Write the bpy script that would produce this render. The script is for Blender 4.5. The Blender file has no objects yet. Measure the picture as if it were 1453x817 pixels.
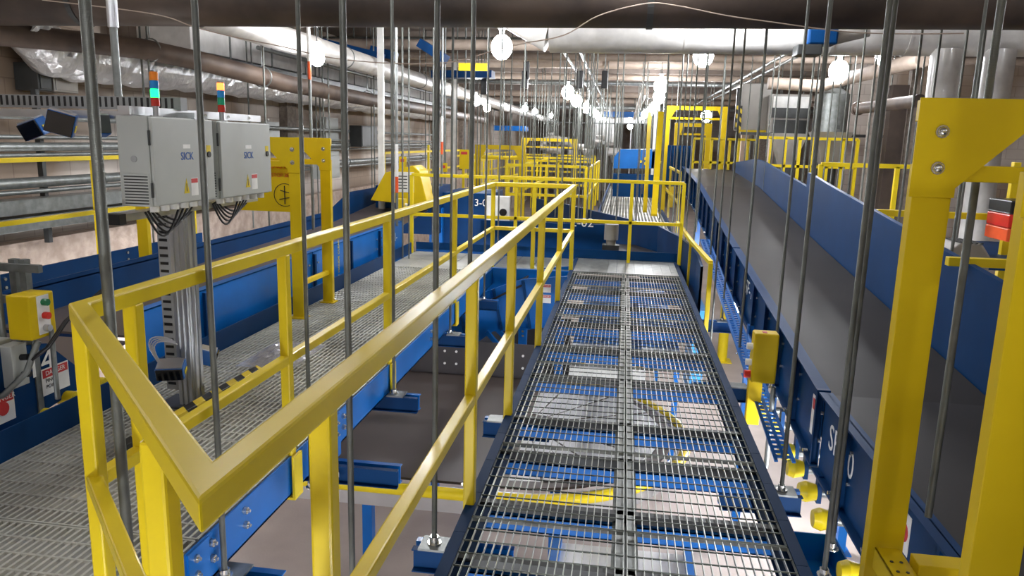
import bpy, math, random
from mathutils import Vector, Matrix
random.seed(7)
C = bpy.context.scene.collection
PI = math.pi
# ------------------------------------------------------------------ camera
CAMZ = 1.6
FPX = 1066.2
_p, _r, _y = 0.19349, 0.025604, -0.142524
FW = Vector((math.sin(_y) * math.cos(_p), math.cos(_y) * math.cos(_p), -math.sin(_p)))
_R0 = Vector((math.cos(_y), -math.sin(_y), 0)); _U0 = _R0.cross(FW)
RT = _R0 * math.cos(_r) + _U0 * math.sin(_r)
UP = -_R0 * math.sin(_r) + _U0 * math.cos(_r)
cd = bpy.data.cameras.new('camera'); cam = bpy.data.objects.new('camera', cd); C.objects.link(cam)
m = Matrix((RT, UP, -FW)).transposed().to_4x4(); m.translation = Vector((0, 0, CAMZ)); cam.matrix_world = m
cd.sensor_width = 36.0; cd.lens = FPX / 1453 * 36; cd.clip_start = 0.05; cd.clip_end = 200
bpy.context.scene.camera = cam
vs = bpy.context.scene.view_settings
vs.view_transform = 'Standard'; vs.look = 'None'; vs.gamma = 1; vs.use_curve_mapping = False
vs.exposure = 0.0
w = bpy.data.worlds.new('world'); bpy.context.scene.world = w; w.use_nodes = True
w.node_tree.nodes['Background'].inputs[0].default_value = (0.9, 0.92, 1, 1)
w.node_tree.nodes['Background'].inputs[1].default_value = 0.3
LAMP_E = 180.0

# where a line of sight meets a real plane of the building (used to read positions off known planes)
def P(px, py, x=None, y=None, z=None):
    d = FW + RT * ((px - 726.5) / FPX) - UP * ((py - 408.5) / FPX)
    if x is not None: t = x / d.x
    elif y is not None: t = y / d.y
    else: t = (z - CAMZ) / d.z
    return Vector((0, 0, CAMZ)) + d * t

# ------------------------------------------------------------------ materials
def lin(c):
    return tuple(((v / 255) / 12.92 if v / 255 <= .04045 else ((v / 255 + .055) / 1.055) ** 2.4) for v in c) + (1,)
def mat(name, rgb, rough=.5, metal=0, var=.12, scale=6, bump=0, bscale=40, emit=None, coat=0, spec=.5, rgb2=None, noise_detail=4, mask=(.35, .7)):
    mt = bpy.data.materials.new(name); mt.use_nodes = True
    nt = mt.node_tree; b = nt.nodes['Principled BSDF']
    c = lin(rgb); tc = nt.nodes.new('ShaderNodeTexCoord')
    n = nt.nodes.new('ShaderNodeTexNoise'); n.inputs['Scale'].default_value = scale; n.inputs['Detail'].default_value = noise_detail
    nt.links.new(tc.outputs['Object'], n.inputs['Vector'])
    rp = nt.nodes.new('ShaderNodeValToRGB')
    rp.color_ramp.elements[0].position = mask[0]; rp.color_ramp.elements[1].position = mask[1]
    lo = lin(rgb2) if rgb2 else tuple(v * (1 - var) for v in c[:3]) + (1,)
    hi = c if rgb2 else tuple(min(1, v * (1 + var)) for v in c[:3]) + (1,)
    rp.color_ramp.elements[0].color = lo; rp.color_ramp.elements[1].color = hi
    nt.links.new(n.outputs['Fac'], rp.inputs['Fac']); nt.links.new(rp.outputs['Color'], b.inputs['Base Color'])
    b.inputs['Roughness'].default_value = rough; b.inputs['Metallic'].default_value = metal
    b.inputs['Specular IOR Level'].default_value = spec
    if coat: b.inputs['Coat Weight'].default_value = coat; b.inputs['Coat Roughness'].default_value = .12
    if bump:
        n2 = nt.nodes.new('ShaderNodeTexNoise'); n2.inputs['Scale'].default_value = bscale; n2.inputs['Detail'].default_value = 5
        nt.links.new(tc.outputs['Object'], n2.inputs['Vector'])
        bp = nt.nodes.new('ShaderNodeBump'); bp.inputs['Strength'].default_value = bump; bp.inputs['Distance'].default_value = .03
        nt.links.new(n2.outputs['Fac'], bp.inputs['Height']); nt.links.new(bp.outputs['Normal'], b.inputs['Normal'])
    if emit:
        b.inputs['Emission Color'].default_value = lin(emit[0]); b.inputs['Emission Strength'].default_value = emit[1]
    return mt
YEL = mat('yellow_paint', (222, 196, 30), .36, var=.07, scale=3, coat=.06, spec=.3)
YDK = mat('yellow_plate', (214, 184, 18), .42, var=.06, scale=3, spec=.25)
BLU = mat('blue_paint_lit', (6, 98, 178), .36, var=.1, scale=3, coat=.08, spec=.3)  # the blue paint where lit; the light is put into the colour
NAV = mat('blue_paint_shaded', (8, 54, 100), .46, var=.1, scale=3, spec=.12)  # same blue paint where dimmer; the shade is put into the colour
NAM = mat('navy_flange', (14, 44, 78), .6, var=.1, scale=3, spec=.08)  # darkest copy of the blue, for the dim light over the catwalk
GAL = mat('galvanised_steel', (132, 136, 134), .42, .6, var=.18, scale=14)
GRT = mat('grating_steel', (168, 172, 166), .38, .55, var=.25, scale=5)
GRC = mat('grating_cross_steel', (92, 98, 92), .5, .4, var=.2, scale=5)  # darker copy of the grating steel; its lack of glints is coloured in
GRD = mat('grating_steel_dusty', (188, 188, 180), .42, .35, var=.3, scale=1.4)
ROD = mat('threaded_steel', (112, 115, 110), .42, .65, var=.2, scale=9)
BLT = mat('bright_bolt', (205, 205, 200), .25, .9, var=.05)
BEL = mat('conveyor_belt_rubber', (46, 43, 42), .5, var=.2, scale=1.2, noise_detail=2, spec=.2)
BER = mat('conveyor_belt_worn', (90, 80, 76), .42, var=.15, scale=1.5, noise_detail=2)
BEW = mat('conveyor_belt_lamplit', (214, 214, 216), .3, var=.1, scale=1.5)  # lamp reflections on the belts are put into this pale tone
BGD = mat('dark_rubber_guard', (58, 54, 56), .45)
BLK = mat('black_plastic', (20, 20, 22), .35)
WHT = mat('white_paint', (226, 226, 222), .3, coat=.3)
WHP = mat('white_pipe', (200, 198, 194), .28, coat=.4)
CAB = mat('grey_enclosure', (176, 180, 176), .42, var=.03)
LGR = mat('vent_grey', (150, 152, 152), .5)
ALU = mat('aluminium_profile', (200, 202, 205), .28, .85, var=.05)
FOI = mat('foil_insulation', (212, 212, 212), .3, .6, var=.1, bump=1.0, bscale=9)
RUS = mat('rusty_black_pipe', (46, 39, 36), .5, .2, rgb2=(80, 68, 60), scale=2.2)
BRP = mat('dusty_brown_pipe', (54, 43, 38), .6, .1, rgb2=(98, 82, 70), scale=3)
TAN = mat('tan_insulated_pipe', (164, 148, 134), .6)
CON = mat('ceiling_concrete', (140, 128, 118), .85, rgb2=(104, 94, 88), scale=.8, bump=.3)
FLR = mat('floor_concrete', (190, 176, 166), .55, rgb2=(164, 150, 142), scale=1.1, bump=.08)
STO = mat('rough_stone_wall', (190, 172, 158), .85, rgb2=(158, 140, 126), scale=7, bump=1.0, bscale=12)
COL = mat('column_concrete', (150, 140, 130), .85, rgb2=(118, 108, 100), scale=12, bump=.4)
RED = mat('red_plastic', (200, 40, 30), .3)
ORG = mat('orange_paint', (224, 88, 40), .4)
GRN = mat('green_button', (20, 110, 70), .3)
INK = mat('black_ink', (24, 24, 24), .6)
BIN = mat('blue_ink', (30, 90, 170), .5)
ORN = mat('orange_ink', (214, 92, 20), .5)
REI = mat('red_ink', (196, 50, 50), .5)
LBL = mat('label_white', (235, 235, 232), .45)
CBL = mat('cable_black', (24, 24, 26), .45)
CBG = mat('cable_grey', (190, 190, 195), .4)
SCB = mat('scanner_blue', (30, 96, 170), .3)
GLS = mat('scanner_window', (8, 8, 10), .06, coat=.5)
DGR = mat('dark_grey_metal', (70, 72, 72), .45, .5)
MACH = mat('machine_grey', (150, 146, 140), .5, .2, var=.15, scale=2)
TAW = mat('timber_tan', (190, 168, 150), .7)
FILM = mat('plastic_film', (205, 205, 210), .12, var=.1); 
_f = FILM.node_tree.nodes['Principled BSDF']; _f.inputs['Alpha'].default_value = .45; _f.inputs['Transmission Weight'].default_value = .3
BULB = mat('bulb_glow', (255, 255, 255), .5, emit=((248, 250, 255), LAMP_E), var=0)
GL_G = mat('stack_green_lit', (40, 230, 120), .3, emit=((10, 255, 110), 4), var=0)
GL_O = mat('stack_orange_lit', (255, 150, 60), .3, emit=((255, 110, 50), 4), var=0)
LN_O = mat('stack_orange', (230, 130, 30), .25, var=0); LN_B = mat('stack_blue', (30, 130, 200), .25, var=0)
LN_G = mat('stack_green', (20, 150, 110), .25, var=0); LN_R = mat('stack_red', (190, 50, 36), .25, var=0)

def brick_mat():
    mt = bpy.data.materials.new('block_wall'); mt.use_nodes = True; nt = mt.node_tree; b = nt.nodes['Principled BSDF']
    tc = nt.nodes.new('ShaderNodeTexCoord'); mp = nt.nodes.new('ShaderNodeMapping')
    mp.inputs['Rotation'].default_value = (0, PI / 2, 0)
    sep = nt.nodes.new('ShaderNodeSeparateXYZ'); com = nt.nodes.new('ShaderNodeCombineXYZ')
    nt.links.new(tc.outputs['Object'], sep.inputs[0])
    ad = nt.nodes.new('ShaderNodeMath'); ad.operation = 'ADD'
    nt.links.new(sep.outputs['X'], ad.inputs[0]); nt.links.new(sep.outputs['Y'], ad.inputs[1])
    nt.links.new(ad.outputs[0], com.inputs['X']); nt.links.new(sep.outputs['Z'], com.inputs['Y'])
    br = nt.nodes.new('ShaderNodeTexBrick'); br.inputs['Scale'].default_value = 1
    br.inputs['Brick Width'].default_value = .42; br.inputs['Row Height'].default_value = .21
    br.inputs['Mortar Size'].default_value = .008
    br.inputs['Color1'].default_value = lin((204, 194, 184)); br.inputs['Color2'].default_value = lin((194, 184, 174)); br.inputs['Mortar'].default_value = lin((178, 166, 156))
    nt.links.new(com.outputs[0], br.inputs['Vector'])
    n = nt.nodes.new('ShaderNodeTexNoise'); n.inputs['Scale'].default_value = .5; n.inputs['Detail'].default_value = 3
    nt.links.new(tc.outputs['Object'], n.inputs['Vector'])
    mx = nt.nodes.new('ShaderNodeMixRGB'); mx.blend_type = 'MULTIPLY'
    rp = nt.nodes.new('ShaderNodeValToRGB'); rp.color_ramp.elements[0].position = .42; rp.color_ramp.elements[1].position = .55
    rp.color_ramp.elements[0].color = lin((186, 172, 158)); rp.color_ramp.elements[1].color = (1, 1, 1, 1)
    nt.links.new(n.outputs['Fac'], rp.inputs['Fac']); mx.inputs['Fac'].default_value = 1
    nt.links.new(br.outputs['Color'], mx.inputs['Color1']); nt.links.new(rp.outputs['Color'], mx.inputs['Color2'])
    nt.links.new(mx.outputs['Color'], b.inputs['Base Color']); b.inputs['Roughness'].default_value = .75
    return mt
BRK = brick_mat()
def stripe_mat():
    mt = bpy.data.materials.new('hazard_stripes'); mt.use_nodes = True; nt = mt.node_tree; b = nt.nodes['Principled BSDF']
    tc = nt.nodes.new('ShaderNodeTexCoord'); sep = nt.nodes.new('ShaderNodeSeparateXYZ'); nt.links.new(tc.outputs['Object'], sep.inputs[0])
    a = nt.nodes.new('ShaderNodeMath'); a.operation = 'ADD'; nt.links.new(sep.outputs['Y'], a.inputs[0]); nt.links.new(sep.outputs['Z'], a.inputs[1])
    a2 = nt.nodes.new('ShaderNodeMath'); a2.operation = 'ADD'; nt.links.new(a.outputs[0], a2.inputs[0]); nt.links.new(sep.outputs['X'], a2.inputs[1])
    mu = nt.nodes.new('ShaderNodeMath'); mu.operation = 'MULTIPLY'; mu.inputs[1].default_value = 5.5; nt.links.new(a2.outputs[0], mu.inputs[0])
    fr = nt.nodes.new('ShaderNodeMath'); fr.operation = 'FRACT'; nt.links.new(mu.outputs[0], fr.inputs[0])
    gt = nt.nodes.new('ShaderNodeMath'); gt.operation = 'GREATER_THAN'; gt.inputs[1].default_value = .5; nt.links.new(fr.outputs[0], gt.inputs[0])
    mx = nt.nodes.new('ShaderNodeMixRGB'); nt.links.new(gt.outputs[0], mx.inputs['Fac'])
    mx.inputs['Color1'].default_value = lin((226, 196, 40)); mx.inputs['Color2'].default_value = lin((22, 22, 20))
    nt.links.new(mx.outputs[0], b.inputs['Base Color']); b.inputs['Roughness'].default_value = .45
    return mt
HAZ = stripe_mat()
# threads on the hanger rods: a real bump that follows the rod's height
def thread(mt):
    nt = mt.node_tree; b = nt.nodes['Principled BSDF']
    tc = nt.nodes.new('ShaderNodeTexCoord'); wv = nt.nodes.new('ShaderNodeTexWave'); wv.bands_direction = 'Z'
    wv.inputs['Scale'].default_value = 110; nt.links.new(tc.outputs['Object'], wv.inputs['Vector'])
    bp = nt.nodes.new('ShaderNodeBump'); bp.inputs['Strength'].default_value = .35; bp.inputs['Distance'].default_value = .004
    nt.links.new(wv.outputs['Fac'], bp.inputs['Height']); nt.links.new(bp.outputs['Normal'], b.inputs['Normal'])
thread(ROD)

# ------------------------------------------------------------------ builders
class MB:
    def __init__(s): s.v = []; s.f = []; s.sm = []
    def add(s, vv, ff, smooth=False):
        n = len(s.v); s.v += [Vector(a) for a in vv]; s.f += [[i + n for i in q] for q in ff]; s.sm += [smooth] * len(ff); return s
    def box(s, x0, x1, y0, y1, z0, z1):
        return s.add([(x0,y0,z0),(x1,y0,z0),(x1,y1,z0),(x0,y1,z0),(x0,y0,z1),(x1,y0,z1),(x1,y1,z1),(x0,y1,z1)],
                     [(0,3,2,1),(4,5,6,7),(0,1,5,4),(1,2,6,5),(2,3,7,6),(3,0,4,7)])
    def cbox(s, c, sz, rot=None):
        h = Vector(sz) / 2; vv = []
        for z in (-1, 1):
            for x, y in ((-1,-1),(1,-1),(1,1),(-1,1)):
                v = Vector((x*h.x, y*h.y, z*h.z))
                if rot is not None: v = rot @ v
                vv.append(v + Vector(c))
        return s.add(vv, [(0,3,2,1),(4,5,6,7),(0,1,5,4),(1,2,6,5),(2,3,7,6),(3,0,4,7)])
    def bar(s, p, q, w, h, up=(0,0,1)):
        p = Vector(p); q = Vector(q); d = (q - p).normalized(); u = Vector(up)
        if abs(d.dot(u)) > .98: u = Vector((0,1,0))
        a = d.cross(u).normalized(); b = a.cross(d)
        vv = []
        for e in (p, q):
            for i, j in ((-1,-1),(1,-1),(1,1),(-1,1)): vv.append(e + a*(i*w/2) + b*(j*h/2))
        return s.add(vv, [(0,1,2,3),(7,6,5,4),(0,4,5,1),(1,5,6,2),(2,6,7,3),(3,7,4,0)])
    def tube(s, p, q, r, n=10, r2=None, caps=True):
        p = Vector(p); q = Vector(q); d = (q - p).normalized(); u = Vector((0,0,1)) if abs(d.z) < .9 else Vector((1,0,0))
        a = d.cross(u).normalized(); b = a.cross(d); r2 = r if r2 is None else r2
        vv = [e + (a*math.cos(2*PI*i/n) + b*math.sin(2*PI*i/n))*rr for e, rr in ((p, r),(q, r2)) for i in range(n)]
        s.add(vv, [(i, (i+1) % n, n+(i+1) % n, n+i) for i in range(n)], True)
        if caps: s.add(vv, [tuple(range(n))[::-1], tuple(range(n, 2*n))])
        return s
    def path(s, pts, r, n=8):
        pts = [Vector(p) for p in pts]; rings = []; prev = None
        for k, p in enumerate(pts):
            d = (pts[min(k+1, len(pts)-1)] - pts[max(k-1, 0)]).normalized()
            if prev is None:
                u = Vector((0,0,1)) if abs(d.z) < .9 else Vector((1,0,0)); a = d.cross(u).normalized()
            else: a = (prev - d*prev.dot(d)).normalized()
            prev = a; b = a.cross(d)
            rings.append([p + (a*math.cos(2*PI*i/n) + b*math.sin(2*PI*i/n))*r for i in range(n)])
        vv = [v for g in rings for v in g]
        ff = [(k*n+i, k*n+(i+1) % n, (k+1)*n+(i+1) % n, (k+1)*n+i) for k in range(len(pts)-1) for i in range(n)]
        s.add(vv, ff, True); s.add(vv, [tuple(range(n))[::-1], tuple(range(len(vv)-n, len(vv)))])
        return s
    def prism(s, poly, off):
        n = len(poly); off = Vector(off); vv = [Vector(p) for p in poly] + [Vector(p) + off for p in poly]
        return s.add(vv, [tuple(range(n))[::-1], tuple(range(n, 2*n))] + [(i, (i+1) % n, n+(i+1) % n, n+i) for i in range(n)])
    def ball(s, c, r, n=10, m=7, sz=1):
        c = Vector(c); vv = [c + Vector((0,0,r*sz))]; ff = []
        for j in range(1, m):
            t = PI*j/m
            for i in range(n): vv.append(c + Vector((r*math.sin(t)*math.cos(2*PI*i/n), r*math.sin(t)*math.sin(2*PI*i/n), r*sz*math.cos(t))))
        vv.append(c - Vector((0,0,r*sz)))
        for i in range(n): ff.append((0, 1+i, 1+(i+1) % n))
        for j in range(m-2):
            for i in range(n): a = 1+j*n+i; b = 1+j*n+(i+1) % n; ff.append((a, a+n, b+n, b))
        L = len(vv)-1; k = 1+(m-2)*n
        for i in range(n): ff.append((k+i, L, k+(i+1) % n))
        return s.add(vv, ff, True)
    def build(s, name, material, parent=None, bevel=0, mats=None):
        org = Vector((0,0,0))
        if parent is not None:
            q = parent
            while q is not None: org += q.location; q = q.parent
            o_loc = Vector((0,0,0))
        else:
            lo = Vector([min(v[i] for v in s.v) for i in range(3)]); hi = Vector([max(v[i] for v in s.v) for i in range(3)])
            org = Vector(((lo.x+hi.x)/2, (lo.y+hi.y)/2, lo.z)); o_loc = org
        me = bpy.data.meshes.new(name); me.from_pydata([tuple(v - org) for v in s.v], [], s.f)
        me.polygons.foreach_set('use_smooth', s.sm); me.materials.append(material); me.update()
        o = bpy.data.objects.new(name, me); C.objects.link(o); o.location = o_loc
        if parent is not None: o.parent = parent
        if bevel:
            b = o.modifiers.new('bevel', 'BEVEL'); b.width = bevel; b.segments = 2; b.limit_method = 'ANGLE'; b.harden_normals = False
        return o
def bolts(parent, name, m, spots, d, r, n=8):
    for c in spots:
        c = Vector(c); MB().tube(c, c+Vector(d), r, n).build(name, m, parent)
def tag(o, label, cat, group=None, kind=None):
    o['label'] = label; o['category'] = cat
    if group: o['group'] = group
    if kind: o['kind'] = kind
    return o
def thing(name, loc, label, cat, group=None):
    o = bpy.data.objects.new(name, None); C.objects.link(o); o.location = Vector(loc); o.empty_display_size = .1
    return tag(o, label, cat, group)
def struct(mb, name, m):
    o = mb.build(name, m); o['kind'] = 'structure'; return o
def text(name, s, size, loc, right, up, m, parent, ext=.0008):
    cu = bpy.data.curves.new(name, 'FONT'); cu.body = s; cu.size = size; cu.extrude = ext; cu.align_x = 'CENTER'; cu.align_y = 'CENTER'
    cu.resolution_u = 3; cu.materials.append(m)
    o = bpy.data.objects.new(name, cu); C.objects.link(o)
    r = Vector(right).normalized(); u = Vector(up).normalized(); n = r.cross(u)
    M = Matrix((r, u, n)).transposed().to_4x4(); org = Vector((0,0,0)); q = parent
    while q is not None: org += q.location; q = q.parent
    M.translation = Vector(loc) - org
    me = bpy.data.meshes.new_from_object(o); bpy.data.objects.remove(o); bpy.data.curves.remove(cu)
    o = bpy.data.objects.new(name, me); C.objects.link(o); o.parent = parent; o.matrix_local = M
    return o
XR, ZU = (1,0,0), (0,0,1)

# ------------------------------------------------------------------ the setting
ZF, ZC = -2.3, 3.75
struct(MB().box(-7, 13, -7, 64, ZF-.2, ZF), 'floor', FLR)
struct(MB().box(-7, 13, -7, 64, ZC, ZC+.2), 'ceiling', CON)
struct(MB().box(-6.6, -6.4, -7, 64, ZF, ZC), 'wall_left', BRK)
struct(MB().box(12, 12.2, -7, 64, ZF, ZC), 'wall_right', BRK)
struct(MB().box(-6.6, 12.2, 63, 63.2, ZF, ZC), 'wall_far', BRK)
struct(MB().box(-6.6, 12.2, -6.2, -6, ZF, ZC), 'wall_back', BRK)
struct(MB().box(-6.4, -6.22, -6, 30, ZF, .42), 'trim_1', STO)
for i, yy in enumerate([8.2, 12.4, 16.6, 20.8, 25, 29.5, 34, 39, 44, 50, 56]):
    struct(MB().box(-6.4, 12, yy, yy+.35, 3.42, ZC), 'trim_%d' % (i+2), CON)
for (x, yy, wd) in [(-6.19, P(424, 130, x=-6.0).y, .4), (-6.19, P(628, 170, x=-6.0).y, .42), (-6.19, 29, .42), (8.2, 17.5, .5), (8.2, 27, .5), (6.6, 38, .5), (-6.15, 40, .5)]:
    o = struct(MB().box(-6.4 if x < -6 else x-wd/2, -6.24 if x < -6 else x+wd/2, yy, yy+wd, ZF, ZC), 'column', COL)

# ------------------------------------------------------------------ lamps
def lamp(x, y, z, label, group, r=.155, drop=None):  # default radius takes in the glare around a bulb
    top = ZC if drop is None else z + drop
    t = thing('lamp', (x, y, z), label, 'lamp', group)
    MB().ball((x, y, z), r, 12, 8, 1.15).build('bulb', BULB, t)
    s = MB().tube((x, y, z+r*1.1), (x, y, z+r*1.1+.07), .035, 10); s.tube((x, y, z+r*1.1+.07), (x, y, z+r*1.1+.085), .05, 10)
    s.build('socket', WHT, t)
    MB().tube((x, y, z+r*1.1+.08), (x, y, top), .006, 6).build('hanging_cord', CBL, t)
    return t
rowL = [P(607, -4, y=8.4), P(712, 67, y=11.2), P(806, 131, y=19), P(818, 143, y=22), P(832, 153, y=26), P(842, 160, y=31), P(849, 165, y=37), P(856, 169, y=44)]
rowR = [P(1062, -4, y=8.4), P(998, 79, y=12.4), P(938, 122, y=17.2), P(935, 138, y=20.5), P(930, 151, y=24.5), P(922, 158, y=29), P(914, 163, y=35), P(908, 167, y=42), Vector((.2, 46, 2.6))]  # last entry is an added lamp that brightens the far end
for i, q in enumerate(rowL):
    lamp(q.x, q.y, q.z, ['bare glowing lamp hung at the dark overhead pipe, left of the centre aisle', 'bare glowing lamp beyond the dark pipe, above the cross walkway left side'][i] if i < 2 else 'small glowing lamp in the left string receding down the centre aisle', 'left lamp string over the aisle')
for i, q in enumerate(rowR):
    lamp(q.x, q.y, q.z, ['bare glowing lamp at the top edge above the right catwalk', 'bright bare lamp hanging just below the white duct over the conveyor'][i] if i < 2 else 'small glowing lamp in the right string receding down the centre aisle', 'right lamp string over the aisle')
for i, q in enumerate([P(297, 40, y=9.4), P(450, 82, y=8.6), P(676, 143, y=17), P(691, 153, y=21), P(745, 154, y=25), P(759, 158, y=29), P(782, 164, y=35)]):
    lamp(q.x, q.y, q.z, ['bare lamp by the left wall above the foil wrapped duct', 'bare lamp hanging just under the white wrapped pipe at upper left'][i] if i < 2 else 'small glowing lamp in the far string along the left wall', 'wall side lamp string', r=.085 if i < 2 else .1)
q = P(1190, 101, y=14.4); lamp(q.x, q.y, q.z, 'large glaring lamp beside the tan pipe elbow over the grey machines', 'lamps over the right side', r=.17)
q = P(1253, 80, y=11); lamp(q.x, q.y, q.z, 'glaring lamp glimpsed between the paired threaded rods at right', 'lamps over the right side', r=.1)
q = P(1002, 165, y=23); lamp(q.x, q.y, q.z, 'glowing lamp deep behind the yellow portal at right', 'lamps over the right side')
for (x, y) in [(.1, 5.8), (-2.2, 3.9), (-2.2, -1.0), (1.3, -1.5), (-4.9, 3.6), (4.2, 5.5), (4.2, .5), (-4.9, -1.5)]:
    lamp(x, y, 3.15, 'bare lamp overhead near the foreground, above the picture', 'overhead foreground lamps', r=.095)
# unseen lamps added under the decks to light the lower conveyors and floor
for (x, y, z, r) in [(-5.6, 5.2, -.75, .13), (-5.6, 8.6, -.75, .1), (1.85, 7.6, -.85, .15), (1.85, 5.0, -.85, .15), (1.85, 2.4, -.85, .13), (1.8, 11.0, -.6, .15), (-2.4, 9.6, -.75, .12), (-.9, -.4, -.9, .15), (.5, -.9, -.75, .15), (-3.7, 1.6, -1.0, .1)]:
    lamp(x, y, z, 'unseen lamp added below deck level to light the lower conveyors', 'added lamps under the decks', r=r, drop=.35)

# ------------------------------------------------------------------ gratings
def grating(mb, x0, x1, y0, y1, z, sx, sy, t, h, cross_r, cb=None):
    cb = mb if cb is None else cb
    n = max(1, round((x1-x0)/sx))
    for i in range(n+1):
        x = x0 + (x1-x0)*i/n; mb.box(x-t/2, x+t/2, y0, y1, z-h, z)
    n = max(1, round((y1-y0)/sy))
    for i in range(n+1):
        y = y0 + (y1-y0)*i/n; cb.box(x0, x1, y-cross_r, y+cross_r, z-cross_r*2, z+.0015)
    for y in (y0, y1): mb.box(x0, x1, y-.003, y+.003, z-h, z)
DX0, DX1 = -.615, .785
w1 = thing('catwalk', (0.085, 4, -.15), 'straight catwalk of open square grating running away at centre right', 'catwalk')
pv = [-1.2, .4, 2.0, 2.95, 3.78, 5.35, 6.95, 8.5, 9.35]
for k in range(len(pv)-1):
    for (xa, xb) in ((DX0+.045, .078), (.092, DX1-.045)):
        g = MB(); cb_ = MB(); grating(g, xa, xb, pv[k]+.006, pv[k+1]-.006, 0, .032, .098, .0034, .015, .0022, cb_); cb_.build('cross_rods', GRC, g.build('grating_panel', GRT, w1))
for sx, xe in ((-1, DX0), (1, DX1)):
    b = MB(); b.box(xe-.004, xe+.004, -1.2, 10.55, -.2, .012); b.box(min(xe, xe-sx*.05), max(xe, xe-sx*.05), -1.2, 10.55, -.2, -.192)
    b.box(min(xe, xe-sx*.1), max(xe, xe-sx*.1), -1.2, 9.4, -.05, -.044)
    b.build('side_beam', NAM, w1)
    b = MB(); y = -1.2
    while y < 10.4:
        b.box(min(xe, xe-sx*.046), max(xe, xe-sx*.046), y, y+.36, .008, .013); y += .363
    b.build('edge_flange', NAM, w1)
b = MB(); b.box(.045, .078, -1.2, 9.4, -.07, -.03); b.box(.092, .125, -1.2, 9.4, -.07, -.03); b.box(.03, .14, -1.2, 9.4, -.078, -.07); b.build('centre_channel', GAL, w1)
for y in [.5, 1.2, 1.9, 2.62, 3.1, 3.68, 4.2, 5.05, 5.85, 6.7, 7.5, 8.3, 9.2]:
    b = MB(); b.box(DX0+.01, DX1-.01, y+.03, y+.036, -.15, -.075); b.box(DX0+.01, DX1-.01, y+.03, y+.06, -.15, -.144); b.box(DX0+.01, DX1-.01, y+.03, y+.06, -.081, -.075)
    b.build('joist', BLU, w1)
    b = MB(); b.box(DX0+.03, DX1-.03, y+.05, y+.09, -.07, -.03); b.build('support_strap', DGR, w1)
for i in range(12):
    xa = DX0+.01 + i*(DX1-DX0-.02)/12
    MB().box(xa, xa+.113, 9.37, 10.5, -.015, .004).build('deck_plank', GAL, w1)
for y in (3.35, 3.48, 6.3, 6.4, 8.2):
    bolts(w1, 'bolt', BLT, [(DX0-.004, y, z) for z in (-.06, -.13)], (-.016, 0, 0), .012, 6)
    bolts(w1, 'bolt', BLT, [(DX1+.004, y, z) for z in (-.06, -.13)], (.016, 0, 0), .012, 6)

LX0, LX1 = -2.93, -1.6
w2 = thing('catwalk', (-2.26, 4, -.2), 'long catwalk of dusty bar grating on the left, between conveyor and opening', 'catwalk')
for k, (ya, yb) in enumerate([(-1.5, .3), (.3, 1.6), (1.6, 2.55), (2.55, 3.5), (3.5, 4.6), (4.6, 5.8), (5.8, 7.0), (7.0, 8.0), (8.0, 9.1)]):
    g = MB(); grating(g, LX0+.02, LX1-.02, ya+.008, yb-.008, 0, .0333, .1, .011, .03, .004); g.build('grating_panel', GRD, w2)
for i in range(5):
    xa = LX0+.02 + i*(LX1-LX0-.04)/5; MB().box(xa, xa+.25, 9.11, 10.45, -.02, 0).build('deck_plank', GRD, w2)
MB().box(LX1-.008, LX1, -1.5, 9.4, -.21, -.005).box(LX1-.06, LX1, -1.5, 9.4, -.21, -.2).build('side_beam', BLU, w2)
MB().box(LX0-.01, LX0, -1.5, 10.4, -.2, .15).build('kick_plate', NAV, w2)
for y in [.3, 1.6, 2.55, 3.5, 4.6, 5.8, 7.0, 8.0, 9.2]:
    MB().box(LX0+.01, LX1-.01, y-.04, y+.04, -.16, -.035).build('joist', NAV, w2)
for y in (2.5, 2.62, 2.9, 3.98, 4.1, 6.2):
    for z in (-.05, -.12): MB().tube((LX1, y, z), (LX1+.018, y, z), .017, 6).tube((LX1, y, z), (LX1+.03, y, z), .008, 6).build('bolt', BLT, w2)
for y in (2.45, 3.9): MB().box(LX1-.004, LX1+.008, y, y+.15, -.27, -.01).build('splice_plate', BLU, w2)

w3 = thing('cross_walkway', (-1.1, 9.95, -.2), 'plank floored cross walkway joining both catwalks beyond the opening', 'walkway')
for i in range(4):
    xa = LX1 + i*(DX0-LX1)/4; MB().box(xa+.004, xa+.242, 9.4, 10.4, -.02, .002).build('deck_plank', GAL, w3)
b = MB(); b.box(LX1-.02, DX0, 9.34, 9.4, -.2, .0); b.build('front_beam', BLU, w3)
b = MB(); b.box(LX0, DX1, 10.5, 10.51, -.2, .13); b.build('kick_plate', NAV, w3)
b = MB()
for z in (-.06, -.13): b.tube((-.95, 9.34, z), (-.95, 9.32, z), .02, 6)
for z in (.03, .08): b.tube((-1.1, 10.5, z), (-1.1, 10.48, z), .016, 6)
b.build('bolt', BLT, w3)

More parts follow.
